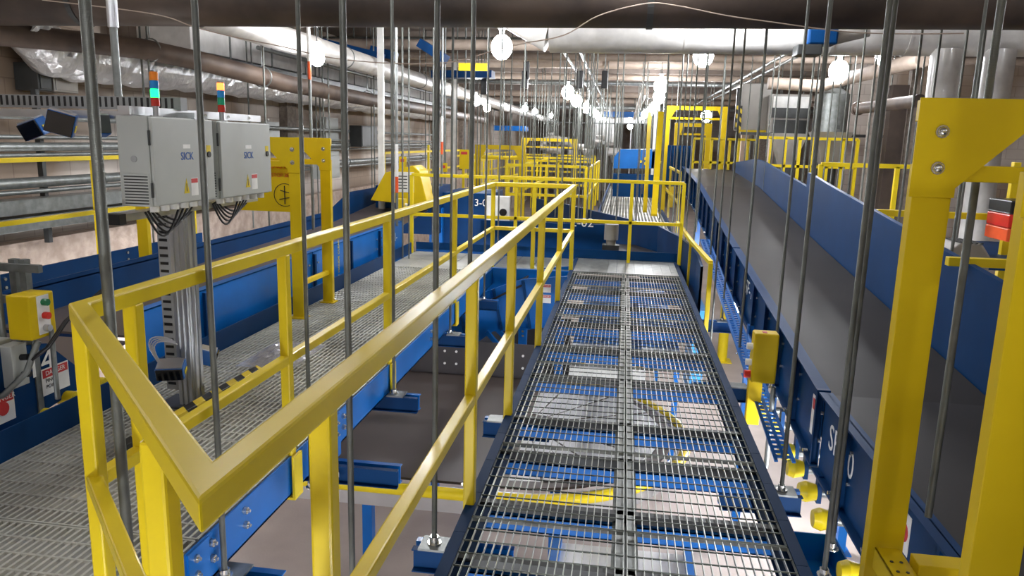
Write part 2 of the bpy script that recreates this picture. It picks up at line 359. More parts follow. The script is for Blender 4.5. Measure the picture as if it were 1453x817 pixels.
# ------------------------------------------------------------------ guardrails
def rail(name, label, cat, runs, posts, w=.05, group=None, bevel=.006, mats=YEL, base_plates=False):
    """runs: list of (part name, [pts]); posts: (x, y, ztop, zbot)"""
    allp = [p for _, r in runs for p in r]
    c = sum((Vector(p) for p in allp), Vector()) / len(allp)
    zb = min([p[3] for p in posts]) if posts else 0
    t = thing(name, (c.x, c.y, zb), label, cat, group)
    for nm, pts in runs:
        b = MB()
        for p, q in zip(pts[:-1], pts[1:]):
            p = Vector(p); q = Vector(q); d = (q-p).normalized()
            b.bar(p - d*w*.5*0, q + d*w*.0, w, w)
        for p in pts[1:-1]: b.tube(Vector(p)-Vector((0,0,w/2)), Vector(p)+Vector((0,0,w/2)), w*.62, 8)
        b.build(nm, mats, t, bevel)
    for (x, y, zt, zb_) in posts:
        MB().box(x-w/2, x+w/2, y-w/2, y+w/2, zb_, zt).build('post', mats, t, bevel)
        if base_plates: MB().box(x-w, x+w, y-w, y+w, zb_, zb_+.008).build('base_plate', mats, t)
    return t
RL, RR, RN = -1.62, -.605, .04
def mitre_rail(mb, pts, w, closed=False):
    """square tube following a level path with mitred corners"""
    n = len(pts); pts = [Vector(p) for p in pts]; rings = []
    for i, p in enumerate(pts):
        a = pts[i-1] if (i > 0 or closed) else None; b = pts[(i+1) % n] if (i < n-1 or closed) else None
        d1 = (p-a).normalized() if a is not None else None; d2 = (b-p).normalized() if b is not None else None
        if d1 is None: d1 = d2
        if d2 is None: d2 = d1
        t = (d1+d2).normalized(); s = t.cross(Vector((0,0,1))).normalized(); k = 1/max(.3, t.dot(d1))
        rings.append([p + s*(i_*w/2*k) + Vector((0,0,j_*w/2)) for i_, j_ in ((-1,-1),(1,-1),(1,1),(-1,1))])
    vv = [v for r in rings for v in r]; m_ = n if closed else n-1; ff = []
    for k in range(m_):
        a = k*4; b = ((k+1) % n)*4
        for i in range(4): ff.append((a+i, b+i, b+(i+1) % 4, a+(i+1) % 4))
    if not closed: ff += [(0,1,2,3), tuple(len(vv)-4+i for i in (3,2,1,0))]
    return mb.add(vv, ff)
corner = [(RL, 9.45), (RL, 2.02), (RR, .99), (RR, 9.45)]
gr = thing('guardrail', (-1.1, 5, 0), 'yellow square tube guardrail enclosing the floor opening between both catwalks', 'guardrail')
mitre_rail(MB(), [(x, y, 1.055) for x, y in corner], .056, True).build('top_rail', YEL, gr, .007)
mitre_rail(MB(), [(x, y, .5) for x, y in corner], .046, True).build('mid_rail', YEL, gr, .006)
for (x, y) in [(RL, 2.03), (RL, 2.27), (RL, 3.42), (RL, 5.06), (RL, 7.2), (RL, 9.42), (RR, 1.44), (RR, 3.05), (RR, 4.18), (RR, 5.75), (RR, 7.5), (RR, 9.42), (-.85, 1.235), (-1.1, 9.44)]:
    lw = .05
    MB().box(x-lw/2, x+lw/2, y-lw/2, y+lw/2, -.12, 1.03).build('post', YEL, gr, .007)
    if x == RL and 3 < y < 9: MB().box(x+.03, x+.045, y-.05, y+.05, -.22, .0).box(x-.03, x+.045, y-.05, y+.05, -.235, -.22).build('mounting_bracket', YEL, gr, .003)
rail('guardrail', 'long yellow guardrail across the far side of the cross walkway', 'guardrail',
     [('top_rail', [(-2.93, 10.28, 1.1), (.8, 10.28, 1.1)]), ('mid_rail', [(-2.93, 10.28, .55), (.8, 10.28, .55)])],
     [(-2.93, 10.28, 1.1, 0), (-1.45, 10.28, 1.1, 0), (.12, 10.28, 1.1, 0), (.8, 10.28, 1.1, 0)], .045, bevel=.004)
rail('guardrail', 'short low yellow rail at the right corner of the cross walkway', 'guardrail',
     [('top_rail', [(.84, 11.6, .45), (.88, 9.6, .42), (.93, 7.85, .42)])], [(.88, 9.6, .42, -.6), (.93, 7.85, .42, -.6)], .045, bevel=.004)

# ------------------------------------------------------------------ yellow portal frames
def portal(label, x, ys, zt, dirx, span, zb, rung_z, lw=.1, far_leg=True):
    t = thing('portal_frame', (x, sum(ys)/2, zb), label, 'frame')
    x0, x1 = (x-lw/2, x+lw/2)
    for y in ys:
        b = MB(); b.box(x0, x1, y-.004, y+.004, zb, zt-.2); b.box(x0 if dirx > 0 else x1-.006, x0+.006 if dirx > 0 else x1, y, y+.045, zb, zt-.2)
        b.box(x1-.006 if dirx > 0 else x0, x1 if dirx > 0 else x0+.006, y, y+.045, zb, zt-.2)
        b.build('leg', YDK, t, .002)
        # gusset plate with cut corner
        e = x0 if dirx > 0 else x1
        s_ = dirx
        poly = [(e-s_*.012, y-.012, zt), (e+s_*(lw+.24), y-.012, zt), (e+s_*(lw+.24), y-.012, zt-.04), (e+s_*(lw+.005), y-.012, zt-.27), (e+s_*(lw+.005), y-.012, zt-.3), (e-s_*.012, y-.012, zt-.3)]
        g = MB().prism(poly, (0, .008, 0)); g.build('gusset_plate', YDK, t, .0015)
        b = MB().box(min(e, e+s_*span), max(e, e+s_*span), y, y+.05, zt-.07, zt-.005); b.build('top_beam', YDK, t, .003)
        b = MB().box(min(e+s_*lw, e+s_*span), max(e+s_*lw, e+s_*span), y, y+.04, zt-.25, zt-.2); b.build('lower_beam', YDK, t, .003)
        for dz in (.1, .21):
            c = (e+s_*.06, y-.012, zt-dz)
            nb = MB().tube(c, (c[0], c[1]-.006, c[2]), .02, 12); nb.ball((c[0], c[1]-.004, c[2]), .0165, 12, 6); nb.build('bolt', BLT, t)
        if far_leg:
            xe = e+s_*span
            MB().box(xe-.05, xe+.05, y-.02, y+.03, max(zb, .26) if s_ < 0 else zb, zt-.005).build('leg', YDK, t, .002)
    for z in rung_z:
        MB().box(x-.02, x+.02, ys[0]+.04, ys[1], z-.02, z+.02).build('rung', YDK, t, .002)
    return t
pl = portal('yellow double portal with bolted gussets straddling the left conveyor', -2.8, (6.18, 6.86), 1.58, -1, 1.5, 0.0, (.3, .62))
for y in (6.14, 6.82): MB().box(-2.87, -2.73, y, y+.12, 0, .01).build('base_plate', YDK, pl)
# warning board hung on that portal
wq = P(402, 229, y=6.29)
wb = tag(MB().box(-3.4, -2.86, 6.3, 6.33, .93, 1.4).build('warning_board', YDK, None, .003), 'yellow board with orange caution wording hung under the left portal', 'sign')
text('caution_lettering', 'CAUTION', .062, (wq.x, 6.296, 1.33), XR, ZU, ORN, wb)
text('stop_lettering', 'STOP BELTS', .045, (wq.x, 6.296, 1.25), XR, ZU, ORN, wb)
cir = MB()
for i in range(20):
    a = 2*PI*i/20; b_ = 2*PI*(i+1)/20
    cir.bar((wq.x+.1*math.cos(a), 6.297, 1.08+.1*math.sin(a)), (wq.x+.1*math.cos(b_), 6.297, 1.08+.1*math.sin(b_)), .004, .006, (0,1,0))
cir.bar((wq.x, 6.297, 1.0), (wq.x, 6.297, 1.16), .006, .012, (0,1,0)); cir.bar((wq.x-.05, 6.297, 1.04), (wq.x+.05, 6.297, 1.06), .006, .01, (0,1,0)); cir.bar((wq.x-.04, 6.297, 1.12), (wq.x+.04, 6.297, 1.1), .006, .01, (0,1,0))
cir.build('crossed_circle_symbol', INK, wb)
pr_ = portal('large yellow double portal in the foreground straddling the right conveyor', .95, (1.84, 2.52), 1.76, 1, 1.55, -.35, (), lw=.115)
b = MB(); b.box(.91, .99, 1.85, 2.5, .27, .276); b.box(.91, .915, 1.85, 2.5, .2, .276)
b.build('perforated_bracket', YDK, pr_, .001)
b = MB()
for i in range(9):
    for j in range(2): b.tube((.935+j*.03, 1.93+i*.06, .2765), (.935+j*.03, 1.93+i*.06, .2785), .006, 8)
b.build('bracket_hole', DGR, pr_)
b = MB(); b.box(1.0, 1.2, 2.36, 2.44, .25, .3); b.box(1.18, 1.26, 1.9, 2.44, .25, .3); b.build('bracket_arm', YDK, pr_, .004)

# ------------------------------------------------------------------ right conveyor
XL, XR2 = 1.3, 2.3
prof = [(-2.0, .12), (4.7, .12), (9.0, .5), (13.4, .94), (17.0, 1.12)]
def zb_at(y):
    for (a, za), (b_, zb_) in zip(prof[:-1], prof[1:]):
        if a <= y <= b_: return za + (zb_-za)*(y-a)/(b_-a)
    return prof[-1][1]
cv = thing('inclined_conveyor', (1.8, 6, -.5), 'blue sided belt conveyor climbing away on the right, black belt', 'conveyor')
def slab(mb, x0, x1, pts, t):
    """sheet along Y following (y, z) pts with vertical thickness t"""
    vv = []; ff = []
    for (y, z) in pts: vv += [(x0, y, z-t), (x1, y, z-t), (x1, y, z), (x0, y, z)]
    for k in range(len(pts)-1):
        a = k*4; b = a+4
        for i in range(4): ff.append((a+i, a+(i+1) % 4, b+(i+1) % 4, b+i))
    ff += [(3,2,1,0), tuple(len(vv)-4+i for i in range(4))]
    return mb.add(vv, ff)
slab(MB(), XL+.03, XR2, [(y, z-.02) for y, z in prof], .012).build('belt', BEL, cv)
slab(MB(), XL+.05, XR2, [(y, z-.35) for y, z in prof], .01).build('belt_return', BEL, cv)
b = MB()
for (y0, y1) in [(-2, 4.62), (4.66, 8.6), (8.64, 13.4), (13.4, 17)]:
    pts = [(y0, zb_at(y0)+.02)] + [p for p in [(a, z+.02) for a, z in prof] if y0 < p[0] < y1] + [(y1, zb_at(y1)+.02)]
    slab(b, XL-.05, XL+.03, pts, .012)
    slab(b, XL-.006, XL, pts, .5)
    slab(b, XL-.05, XL, [(y, z-.49) for y, z in pts], .012)
b.build('side_frame', NAV, cv)
y = -1.5
ys_st = []
while y < 16:
    b = MB(); b.box(XL-.045, XL-.005, y-.004, y+.004, zb_at(y)-.47, zb_at(y)+.01); b.box(XL-.045, XL-.04, y-.03, y+.004, zb_at(y)-.47, zb_at(y)+.01); b.build('stiffener', NAV, cv); ys_st.append(y); y += .62
b = MB()
for y in ys_st:
    for dy in (-.06, .06):
        for dz in (-.12, -.3): b.tube((XL-.006, y+dy, zb_at(y)+dz), (XL-.022, y+dy, zb_at(y)+dz), .011, 6)
    for dy in (.12,): b.tube((XL-.03, y+dy, zb_at(y)-.44), (XL-.06, y+dy, zb_at(y)-.44), .012, 6)
b.build('bolt', BLT, cv)
b = MB()   # far guard, two heights
pts1 = [(-2, .85)] + [(4.7, .85-.0), (10.1, 1.3)]
def guard(mb, y0, y1, h0, h1, x):
    ys = [y0] + [p[0] for p in prof if y0 < p[0] < y1] + [y1]; vv = []; ff = []
    for y in ys:
        h = h0 + (h1-h0)*(y-y0)/(y1-y0); z = zb_at(y)
        vv += [(x, y, z-.05), (x+.008, y, z-.05), (x+.008, y, z+h), (x, y, z+h)]
    for k in range(len(ys)-1):
        a = k*4; b_ = a+4
        for i in range(4): ff.append((a+i, a+(i+1) % 4, b_+(i+1) % 4, b_+i))
    ff += [(3,2,1,0), tuple(len(vv)-4+i for i in range(4))]
    mb.add(vv, ff)
    vv = []; ff = []
    for y in ys:
        h = h0 + (h1-h0)*(y-y0)/(y1-y0); z = zb_at(y)+h
        vv += [(x, y, z), (x+.045, y, z), (x+.045, y, z+.008), (x, y, z+.008)]
    for k in range(len(ys)-1):
        a = k*4; b_ = a+4
        for i in range(4): ff.append((a+i, a+(i+1) % 4, b_+(i+1) % 4, b_+i))
    mb.add(vv, ff)
guard(b, -2, 10.1, .68, .68, XR2+.01); guard(b, 10.1, 14.2, .5, .4, XR2+.01); guard(b, 14.2, 17, .4, .12, XR2+.01)
b.build('far_guard', NAV, cv)
for y in (1.2, 7.2, 13):   # support legs of the conveyor
    for x in (XL-.02, XR2):
        MB().box(x-.04, x+.04, y-.04, y+.04, ZF, zb_at(y)-.4).box(x-.09, x+.09, y-.09, y+.09, ZF, ZF+.012).build('leg', BLU, cv)
text('conveyor_number', 'SF-10', .22, (XL-.0085, 4.22, -.08), (0,-1,0), ZU, LBL, cv)
text('conveyor_number', 'SF-10', .2, (XL-.0085, 7.55, .2), (0,-1,-.1), ZU, LBL, cv)
sg = MB().box(XL-.009, XL-.0065, 4.72, 4.9, -.22, .04).build('danger_label', LBL, cv); MB().box(XL-.0105, XL-.009, 4.74, 4.88, -.05, .02).build('label_band', REI, sg)
MB().box(XL-.009, XL-.0065, 3.18, 3.3, -.12, .06).build('stop_label', LBL, cv); MB().tube((XL-.009, 3.24, -.03), (XL-.0105, 3.24, -.03), .045, 16).build('red_disc', REI, cv)
# yellow capped return rollers
for y in (6.3, 5.95, 5.62, 5.12, 4.84, 4.5, 4.15, 3.6, 3.1, 2.6):
    r_ = thing('return_roller', (1.22, y, -.5), 'yellow capped return roller below the right conveyor frame', 'roller', 'yellow capped rollers under the right conveyor')
    z = -.46
    MB().tube((1.16, y, z), (1.2, y, z), .05, 14, .065).tube((1.2, y, z), (1.26, y, z), .065, 14, .05).build('end_cap', YEL, r_, .004)
    MB().tube((1.26, y, z), (2.2, y, z), .03, 10).build('tube', GAL, r_)
    MB().box(1.262, 1.29, y-.03, y+.03, z-.06, z+.12).build('bracket', NAV, r_)
# perforated blue cable ladder along the conveyor
lt = thing('cable_ladder', (1.12, 7, -.4), 'blue perforated strip running along the right conveyor underside', 'cable tray')
pA = P(1000, 340, x=1.12); pB = P(1114, 655, x=1.12)
d = (pB-pA); n = 60
b = MB()
for dx_ in (-.055, 0, .055): b.bar(pA+Vector((dx_,0,0)), pB+Vector((dx_,0,0)), .022, .012)
b.build('side_rail', BLU, lt)
b = MB(); n = 90
for i in range(n): q = pA + d*(i/n); b.box(q.x-.06, q.x+.06, q.y-.016, q.y+.016, q.z-.006, q.z+.004)
o = b.build('perforated_web', BLU, lt); o['kind'] = 'stuff'
# blue trough box and channel below the rollers
b = MB(); b.box(.98, 1.32, 3.55, 3.56, -.78, -.6); b.box(.98, .99, 3.55, 4.25, -.78, -.6); b.box(1.31, 1.32, 3.55, 4.25, -.78, -.6); b.box(.98, 1.32, 4.24, 4.25, -.78, -.6); b.box(.98, 1.32, 3.55, 4.25, -.78, -.77)
tag(b.build('drip_tray', BLU), 'open blue tray below the yellow rollers beside the right catwalk', 'tray')

# e-stop box on a strut, right
es = thing('control_station', (1.08, 5.6, -.4), 'yellow push button station on the right conveyor, beside the rods', 'control box')
eb = MB().box(.99, 1.16, 5.42, 5.55, -.08, .29).build('enclosure', YDK, es, .012)
MB().box(1.0, 1.1, 5.56, 5.62, -.45, .1).build('backing_channel', YDK, es, .003)
MB().box(1.05, 1.08, 5.45, 5.5, .2905, .293).build('red_label', REI, es)
b = MB()
for z in (.18, .06): b.tube((.99, 5.48, z), (.95, 5.48, z), .025, 12); 
b.build('push_button', LBL, es); MB().tube((.99, 5.48, -.03), (.945, 5.48, -.03), .03, 12).build('push_button', RED, es)
MB().tube((1.15, 5.42, -.1), (1.15, 5.42, -.72), .018, 10).build('conduit', GAL, es)
MB().box(1.0, 1.02, 5.52, 5.6, -.06, .14).build('label_plate', LBL, es)

# bollard
bo = thing('bollard', (P(1024, 512, z=ZF).x, P(1024, 512, z=ZF).y, ZF), 'yellow floor bollard seen between right catwalk and conveyor', 'bollard')
bp_ = bo.location
MB().tube(bp_, bp_+Vector((0,0,1.05)), .09, 20).ball(bp_+Vector((0,0,1.05)), .09, 20, 8).build('post', YEL, bo)
MB().box(bp_.x-.16, bp_.x+.16, bp_.y-.16, bp_.y+.16, ZF, ZF+.015).build('base_plate', YEL, bo)

# ------------------------------------------------------------------ left conveyor
lc = thing('belt_conveyor', (-3.55, 7, -.3), 'blue sided belt conveyor running beside the left catwalk', 'conveyor')
b = MB(); 
for (ya, yb) in ((4.3, 7.05), (7.07, 9.1), (9.12, 10.2)):
    b.box(-3.04, -3.032, ya, yb, -.1, .46); b.box(-3.1, -3.032, ya, yb, .452, .462); b.box(-3.032, -2.99, ya, yb, -.1, -.09)
b.build('near_side_frame', BLU, lc)
for y in (5.05, 7.06, 8.1, 9.11): MB().box(-3.032, -3.0, y-.004, y+.004, 0, .44).box(-3.005, -3.0, y-.02, y+.02, 0, .44).build('stiffener', NAV, lc)
b = MB()
for y in (6.95, 7.17, 9.02, 9.2):
    for z in (.1, .22, .34): b.tube((-3.032, y, z), (-3.018, y, z), .012, 6)
b.build('bolt', BLT, lc)
bl = [(4.3, .3), (10.2, .4), (12.4, .55)]
slab(MB(), -4.06, -3.045, bl, .015).build('belt', BER, lc)
vv = []
b = MB()
gy = [(-1.0, .42), (9.9, .52), (10.7, .62), (12.6, .78)]
b.prism([(-4.08, -1.0, -.25), (-4.08, 12.6, .2), (-4.08, 12.6, .78), (-4.08, 10.9, .78), (-4.08, 10.1, .56), (-4.08, -1.0, .49)], (-.012, 0, 0))
b.box(-4.13, -4.08, -1.0, 10.1, .488, .498)
b.build('far_guard', NAV, lc)
text('conveyor_number', 'CL1-', .16, (-3.03, 9.75, .27), (0,1,0), ZU, LBL, lc)
text('warning_lettering', 'KEEP HANDS CLEAR', .055, (-3.03, 7.75, .25), (0,0,1), (0,-1,0), YEL, lc)
# tail frame in front with number and danger labels
tf = thing('tail_frame', (-3.1, 3, -.3), 'blue tapered conveyor end plate with white 14 and danger labels', 'conveyor')
poly = [P(x, y, x=-3.06) for x, y in [(-60, 560), (-40, 498), (66, 487), (112, 522), (116, 549), (55, 588), (0, 612), (-60, 640)]]
MB().prism(poly, (-.03, 0, 0)).build('end_plate', NAV, tf)
c14 = P(58, 516, x=-3.05); text('conveyor_number', '14', .2, c14, (0,1,0), ZU, LBL, tf)
def danger(parent, c, rt, up, wd, ht, lines, n):
    rt = Vector(rt); up = Vector(up); n = Vector(n); c = Vector(c)
    def quad(cc, w_, h_, off): 
        q = [cc - rt*w_/2 - up*h_/2 + n*off, cc + rt*w_/2 - up*h_/2 + n*off, cc + rt*w_/2 + up*h_/2 + n*off, cc - rt*w_/2 + up*h_/2 + n*off]
        return MB().prism(q, n*.0012)
    o = quad(c, wd, ht, 0).build('danger_label', LBL, parent)
    quad(c + up*ht*.3, wd*.92, ht*.3, .0012).build('label_band', REI, o)
    text('label_lettering', 'DANGER', ht*.24, c+up*ht*.3+n*.003, rt, up, LBL, o, .0004)
    for i, l in enumerate(lines): text('label_lettering', l, ht*.2, c + up*ht*(.02-.22*i) - rt*wd*.15 + n*.0018, rt, up, INK, o, .0004)
    return o
danger(tf, P(79, 536, x=-3.05), (0,1,0), ZU, .2, .15, ['PINCH', 'POINT'], (1,0,0))
d2 = danger(tf, P(5, 578, x=-3.05), (0,1,0), ZU, .14, .16, [''], (1,0,0))
MB().tube(P(5, 580, x=-3.047), P(5, 580, x=-3.047)+Vector((.002,0,0)), .035, 16).build('red_disc', REI, tf)
slab(MB(), -4.0, -3.1, [(1.0, -.12), (4.25, .28)], .02).build('belt', BER, tf)
# small idlers with yellow ends in the gutter between plate and catwalk
for (px, py) in [(108, 565), (150, 545), (75, 590)]:
    q = P(px, py, x=-3.0)
    i_ = thing('return_roller', q, 'yellow ended idler roller below the left conveyor end plate', 'roller', 'idlers below the left conveyor')
    MB().tube(q, q+Vector((-.1, 0, 0)), .04, 12).build('end_cap', YEL, i_); MB().tube(q, q+Vector((.03, 0, 0)), .012, 8).build('axle', BLT, i_)

# second walkway by the left wall
w4 = thing('catwalk', (-4.55, 5.5, 0), 'narrow grated catwalk along the left wall behind the conveyor', 'catwalk')
g = MB(); grating(g, -4.93, -4.17, -1, 8.3, .25, .034, .12, .012, .025, .004); g.build('grating_panel', GRD, w4)
MB().box(-4.965, -4.945, -1, 8.3, .1, .43).build('kick_plate', NAV, w4); MB().box(-4.15, -4.13, -1, 8.3, .05, .3).build('side_beam', NAV, w4)
b = MB()
for y in (5.05, 5.35, 6.9, 7.1):
    for z in (.32, .39): b.tube((-4.945, y, z), (-4.93, y, z), .014, 8)
b.build('bolt', BLT, w4)
rail('guardrail', 'yellow guardrail standing along the left wall catwalk', 'guardrail',
     [('top_rail', [(-4.98, -1, 1.34), (-4.98, 8.2, 1.34)]), ('mid_rail', [(-4.98, -1, .83), (-4.98, 8.2, .83)])],
     [(-4.98, 2.5, 1.34, .25), (-4.98, 6.55, 1.34, .25), (-4.98, 8.2, 1.34, .25)], .04, bevel=.003)
MB().box(-4.22, -4.18, 6.2, 6.86, .42, .46).build('rung', YDK, pl)

# ------------------------------------------------------------------ scanner tunnel: post, beams, cabinets
sp = thing('scanner_post', (-2.5, 3.98, 0), 'white aluminium post with slotted wire duct on the left catwalk', 'post')
b = MB()
px0, px1, py0, py1 = -2.545, -2.445, 3.93, 4.03
b.box(px0, px1, py0, py1, .004, 1.72)
for x in (px0+.01, px0+.042, px0+.074): b.box(x, x+.018, py0-.012, py0, .004, 1.72)
for y in (py0+.01, py0+.06): b.box(px1, px1+.012, y, y+.025, .004, 1.72)
b.build('profile', ALU, sp)
MB().box(px0-.075, px0, py0, py1-.01, .1, 1.16).build('wire_duct', LGR, sp)
z = .13
while z < 1.14:
    MB().box(px0-.065, px0-.015, py0-.002, py0, z, z+.016).build('duct_slot', BLK, sp); z += .045
MB().box(px0-.12, px1+.06, py0-.06, py1+.06, .002, .014).build('base_plate', DGR, sp)
cb = thing('scanner_beam', (-3.0, 3.75, 1.66), 'grey aluminium beam with slotted duct spanning left over the conveyor', 'beam')
b = MB(); b.box(-5.0, -2.2, 3.68, 3.76, 1.66, 1.7)
b.box(-5.0, -2.2, 3.676, 3.68, 1.672, 1.678); b.build('profile', ALU, cb)
MB().box(-5.0, -2.28, 3.69, 3.75, 1.71, 1.775).build('wire_duct', LGR, cb)
x = -4.95
while x < -2.3:
    MB().box(x, x+.012, 3.687, 3.69, 1.72, 1.77).build('duct_slot', BLK, cb); x += .034
MB().box(-2.5, -2.42, 3.66, 3.7, 1.655, 1.7).build('end_cap', BLK, cb)
b2 = thing('cabinet_beam', (-2.3, 4.3, 1.6), 'grey aluminium beam above the two white control cabinets', 'beam')
MB().box(-2.36, -2.3, 3.3, 4.6, 1.675, 1.715).build('profile', ALU, b2)
b = MB(); 
for y in (3.8, 3.95, 4.2, 4.45, 4.7): b.tube((-2.3, y, 1.695), (-2.294, y, 1.695), .008, 8)
b.build('bolt', BLT, b2)
b3 = thing('cabinet_beam', (-2.5, 4.3, 1.14), 'grey aluminium beam below the two white control cabinets', 'beam')
MB().box(-2.42, -2.34, 3.25, 4.6, 1.175, 1.21).build('profile', ALU, b3); MB().box(-2.44, -2.32, 3.2, 3.25, 1.165, 1.215).build('end_cap', BLK, b3)
def cabinet(ya, yb, z0, z1, xf, xb, label, lit):
    t = thing('control_cabinet', (xf-.09, (ya+yb)/2, z0), label, 'cabinet')
    MB().box(xb, xf-.02, ya, yb, z0, z1).build('body', CAB, t, .004)
    dr = MB().box(xf-.018, xf, ya+.004, yb-.004, z0+.006, z1-.004).build('door', CAB, t, .004)
    L = yb-ya
    MB().tube((xf, yb-.055, (z0+z1)/2+.03), (xf+.006, yb-.055, (z0+z1)/2+.03), .016, 16).build('lock', BLK, dr)
    text('brand_lettering', 'SICK', .055, (xf+.0015, ya+L*.52, z0+.235), (0,1,0), ZU, BIN, dr)
    MB().box(xf, xf+.001, ya+L*.46, ya+L*.58, z0+.275, z0+.295).build('name_label', LBL, dr)
    tri = [(xf+.0005, ya+L*.44, z0+.05), (xf+.0005, ya+L*.53, z0+.05), (xf+.0005, ya+L*.485, z0+.125)]
    MB().prism(tri, (.001, 0, 0)).build('warning_triangle', YEL, dr)
    MB().box(xf+.0016, xf+.0022, ya+L*.48, ya+L*.49, z0+.06, z0+.1).build('bolt_symbol', INK, dr)
    MB().box(xf, xf+.001, ya+L*.56, ya+L*.68, z0+.035, z0+.125).build('notice_label', LBL, dr)
    MB().box(xf+.001, xf+.0016, ya+L*.565, ya+L*.675, z0+.1, z0+.122).build('notice_band', REI, dr)
    MB().box(xf, xf+.001, yb-.075, yb-.035, z1-.17, z1-.135).build('key_label', YEL, dr)
    b = MB(); 
    b.box(xb+.015, xf-.028, ya-.002, ya, z0+.005, z0+.155); vg = b.build('vent_grille', CAB, t)
    b = MB()
    for k in range(10): b.box(xb+.022, xf-.035, ya-.003, ya-.002, z0+.012+k*.0142, z0+.0175+k*.0142)
    b.build('vent_slot', DGR, vg)
    MB().tube((xb+.08, ya, z0+.225), (xb+.08, ya-.003, z0+.225), .016, 16).build('side_plug', LGR, t)
    for z in (z0+.08, z1-.1): MB().tube((xf-.012, ya-.006, z-.035), (xf-.012, ya-.006, z+.035), .006, 8).build('hinge', DGR, t)
    for k in range(6):
        y = ya+.06 + k*(L-.12)/5
        MB().tube((xf-.05, y, z0), (xf-.05, y, z0-.03), .022, 10).build('cable_gland', WHT, t)
    b = MB()
    for k in range(5):
        y0 = ya+.03+k*.05; pts = []
        for j in range(13):
            u = j/12; pts.append((xf-.08-.02*k, y0 + u*(.28+.03*k), z0-.03-.13*math.sin(PI*u)*(1-.1*k)))
        b.path(pts, .006, 6)
    b.build('cable_loop', CBL, t)
    # light tower on top
    lt_ = thing('light_tower', ((xb+xf)/2+.04, ya+.12, z1), lit[0], 'signal light', 'signal light towers on the cabinets')
    cx, cy = (xb+xf)/2+.04, ya+.12
    zz = z1
    MB().tube((cx, cy, zz), (cx, cy, zz+.05), .014, 14).tube((cx, cy, zz), (cx, cy, zz+.006), .028, 14).build('base', ALU, lt_)
    zz += .05
    for nm, mm in lit[1]:
        MB().tube((cx, cy, zz), (cx, cy, zz+.036), .02, 16).tube((cx, cy, zz+.036), (cx, cy, zz+.04), .018, 16).build(nm, mm, lt_); zz += .04
    MB().tube((cx, cy, zz), (cx, cy, zz+.006), .02, 16, .014).build('cap', BLK, lt_)
cabinet(3.31, 3.85, 1.245, 1.67, -2.2, -2.38, 'light grey SICK control cabinet nearest the guardrail corner, its vents showing', ('signal tower with its green lens lit on the nearer cabinet', [('red_lens', LN_R), ('green_lens', GL_G), ('blue_lens', LN_B), ('orange_lens', LN_O)]))
cabinet(3.92, 4.52, 1.24, 1.665, -2.2, -2.38, 'light grey SICK control cabinet behind the first, nearer the yellow portal', ('signal tower with its orange lens lit on the further cabinet', [('red_lens', LN_R), ('green_lens', LN_G), ('blue_lens', LN_B), ('orange_lens', GL_O)]))
def scanner(c, yaw, pitch, size, label, roll=0, face=GLS):
    from mathutils import Euler
    t = thing('barcode_scanner', c, label, 'scanner')
    R_ = Euler((pitch, roll, yaw)).to_matrix(); w_, d_, h_ = size; c = Vector(c)
    MB().cbox(c, (w_, d_, h_), R_).build('housing', SCB, t, .006)
    MB().cbox(c + R_ @ Vector((0, -d_/2-.004, 0)), (w_*.94, .01, h_*.94), R_).build('window', face, t, .002)
    MB().cbox(c + R_ @ Vector((0, d_/2+.015, 0)), (w_*.5, .03, h_*.6), R_).build('bracket', ALU, t)
    MB().cbox(c + R_ @ Vector((0, 0, h_/2+.004)), (w_*.9, d_*.9, .008), R_).build('top_cover', ALU, t)
    MB().cbox(c + R_ @ Vector((w_/2+.003, 0, -h_*.1)), (.003, d_*.5, h_*.3), R_).build('warning_label', YEL, t)
    return t
scanner((-2.9, 3.6, 1.63), .5, .08, (.135, .06, .115), 'blue scanner with square black window hung under the beam', roll=.28)
scanner((-3.07, 3.62, 1.6), .1, .25, (.11, .09, .09), 'tilted blue scanner furthest left under the beam', roll=-.35)
scanner((-2.72, 3.66, 1.62), .9, -.2, (.07, .1, .1), 'small grey scanner under the beam beside the cabinet', face=DGR)
sq = P(243, 524, y=3.78)
sc = scanner(sq, .35, .35, (.15, .1, .075), 'blue scanner low on the white post with looped grey cables')
b = MB()
for k in range(4):
    pts = [(sq.x-.02*k, sq.y, sq.z+.01)]
    for j in range(1, 12):
        u = j/11; pts.append((sq.x - .02 - .1*math.sin(PI*u) - .01*k + .08*u, sq.y-.02, sq.z + .17*math.sin(PI*u*.62) + .008*k))
    b.path(pts, .004, 6)
b.build('cable_loop', CBG, sc)
scanner(P(294, 505, y=4.1), 2.0, .3, (.1, .1, .09), 'small blue scanner on the far side of the white post')
b = MB(); 
pts = [(-2.6, 3.5, 1.16)] + [(-2.62-.02*math.sin(u*3), 3.5-.02*u, 1.12-.1*u*3.2) for u in [i/10 for i in range(1, 11)]] + [(-2.72, 3.3, .66), (-2.82, 3.28, .52), (-2.94, 3.3, .44)]
b.path(pts, .008, 6); b.path([(p[0]-.03, p[1]+.02, p[2]-.01) for p in pts], .008, 6)
tag(b.build('power_cable', CBL), 'pair of black cables hanging from the cabinets to the junction box', 'cable')
# hazard striped strip behind the post
tag(MB().prism([P(175, 646, z=.005), P(365, 534, z=.005), P(372, 538, z=.005), P(182, 652, z=.005)], (0, 0, .08)).build('striped_kick_plate', HAZ, None, .002), 'black and yellow striped strip lying along the left catwalk past the white post', 'kick plate')
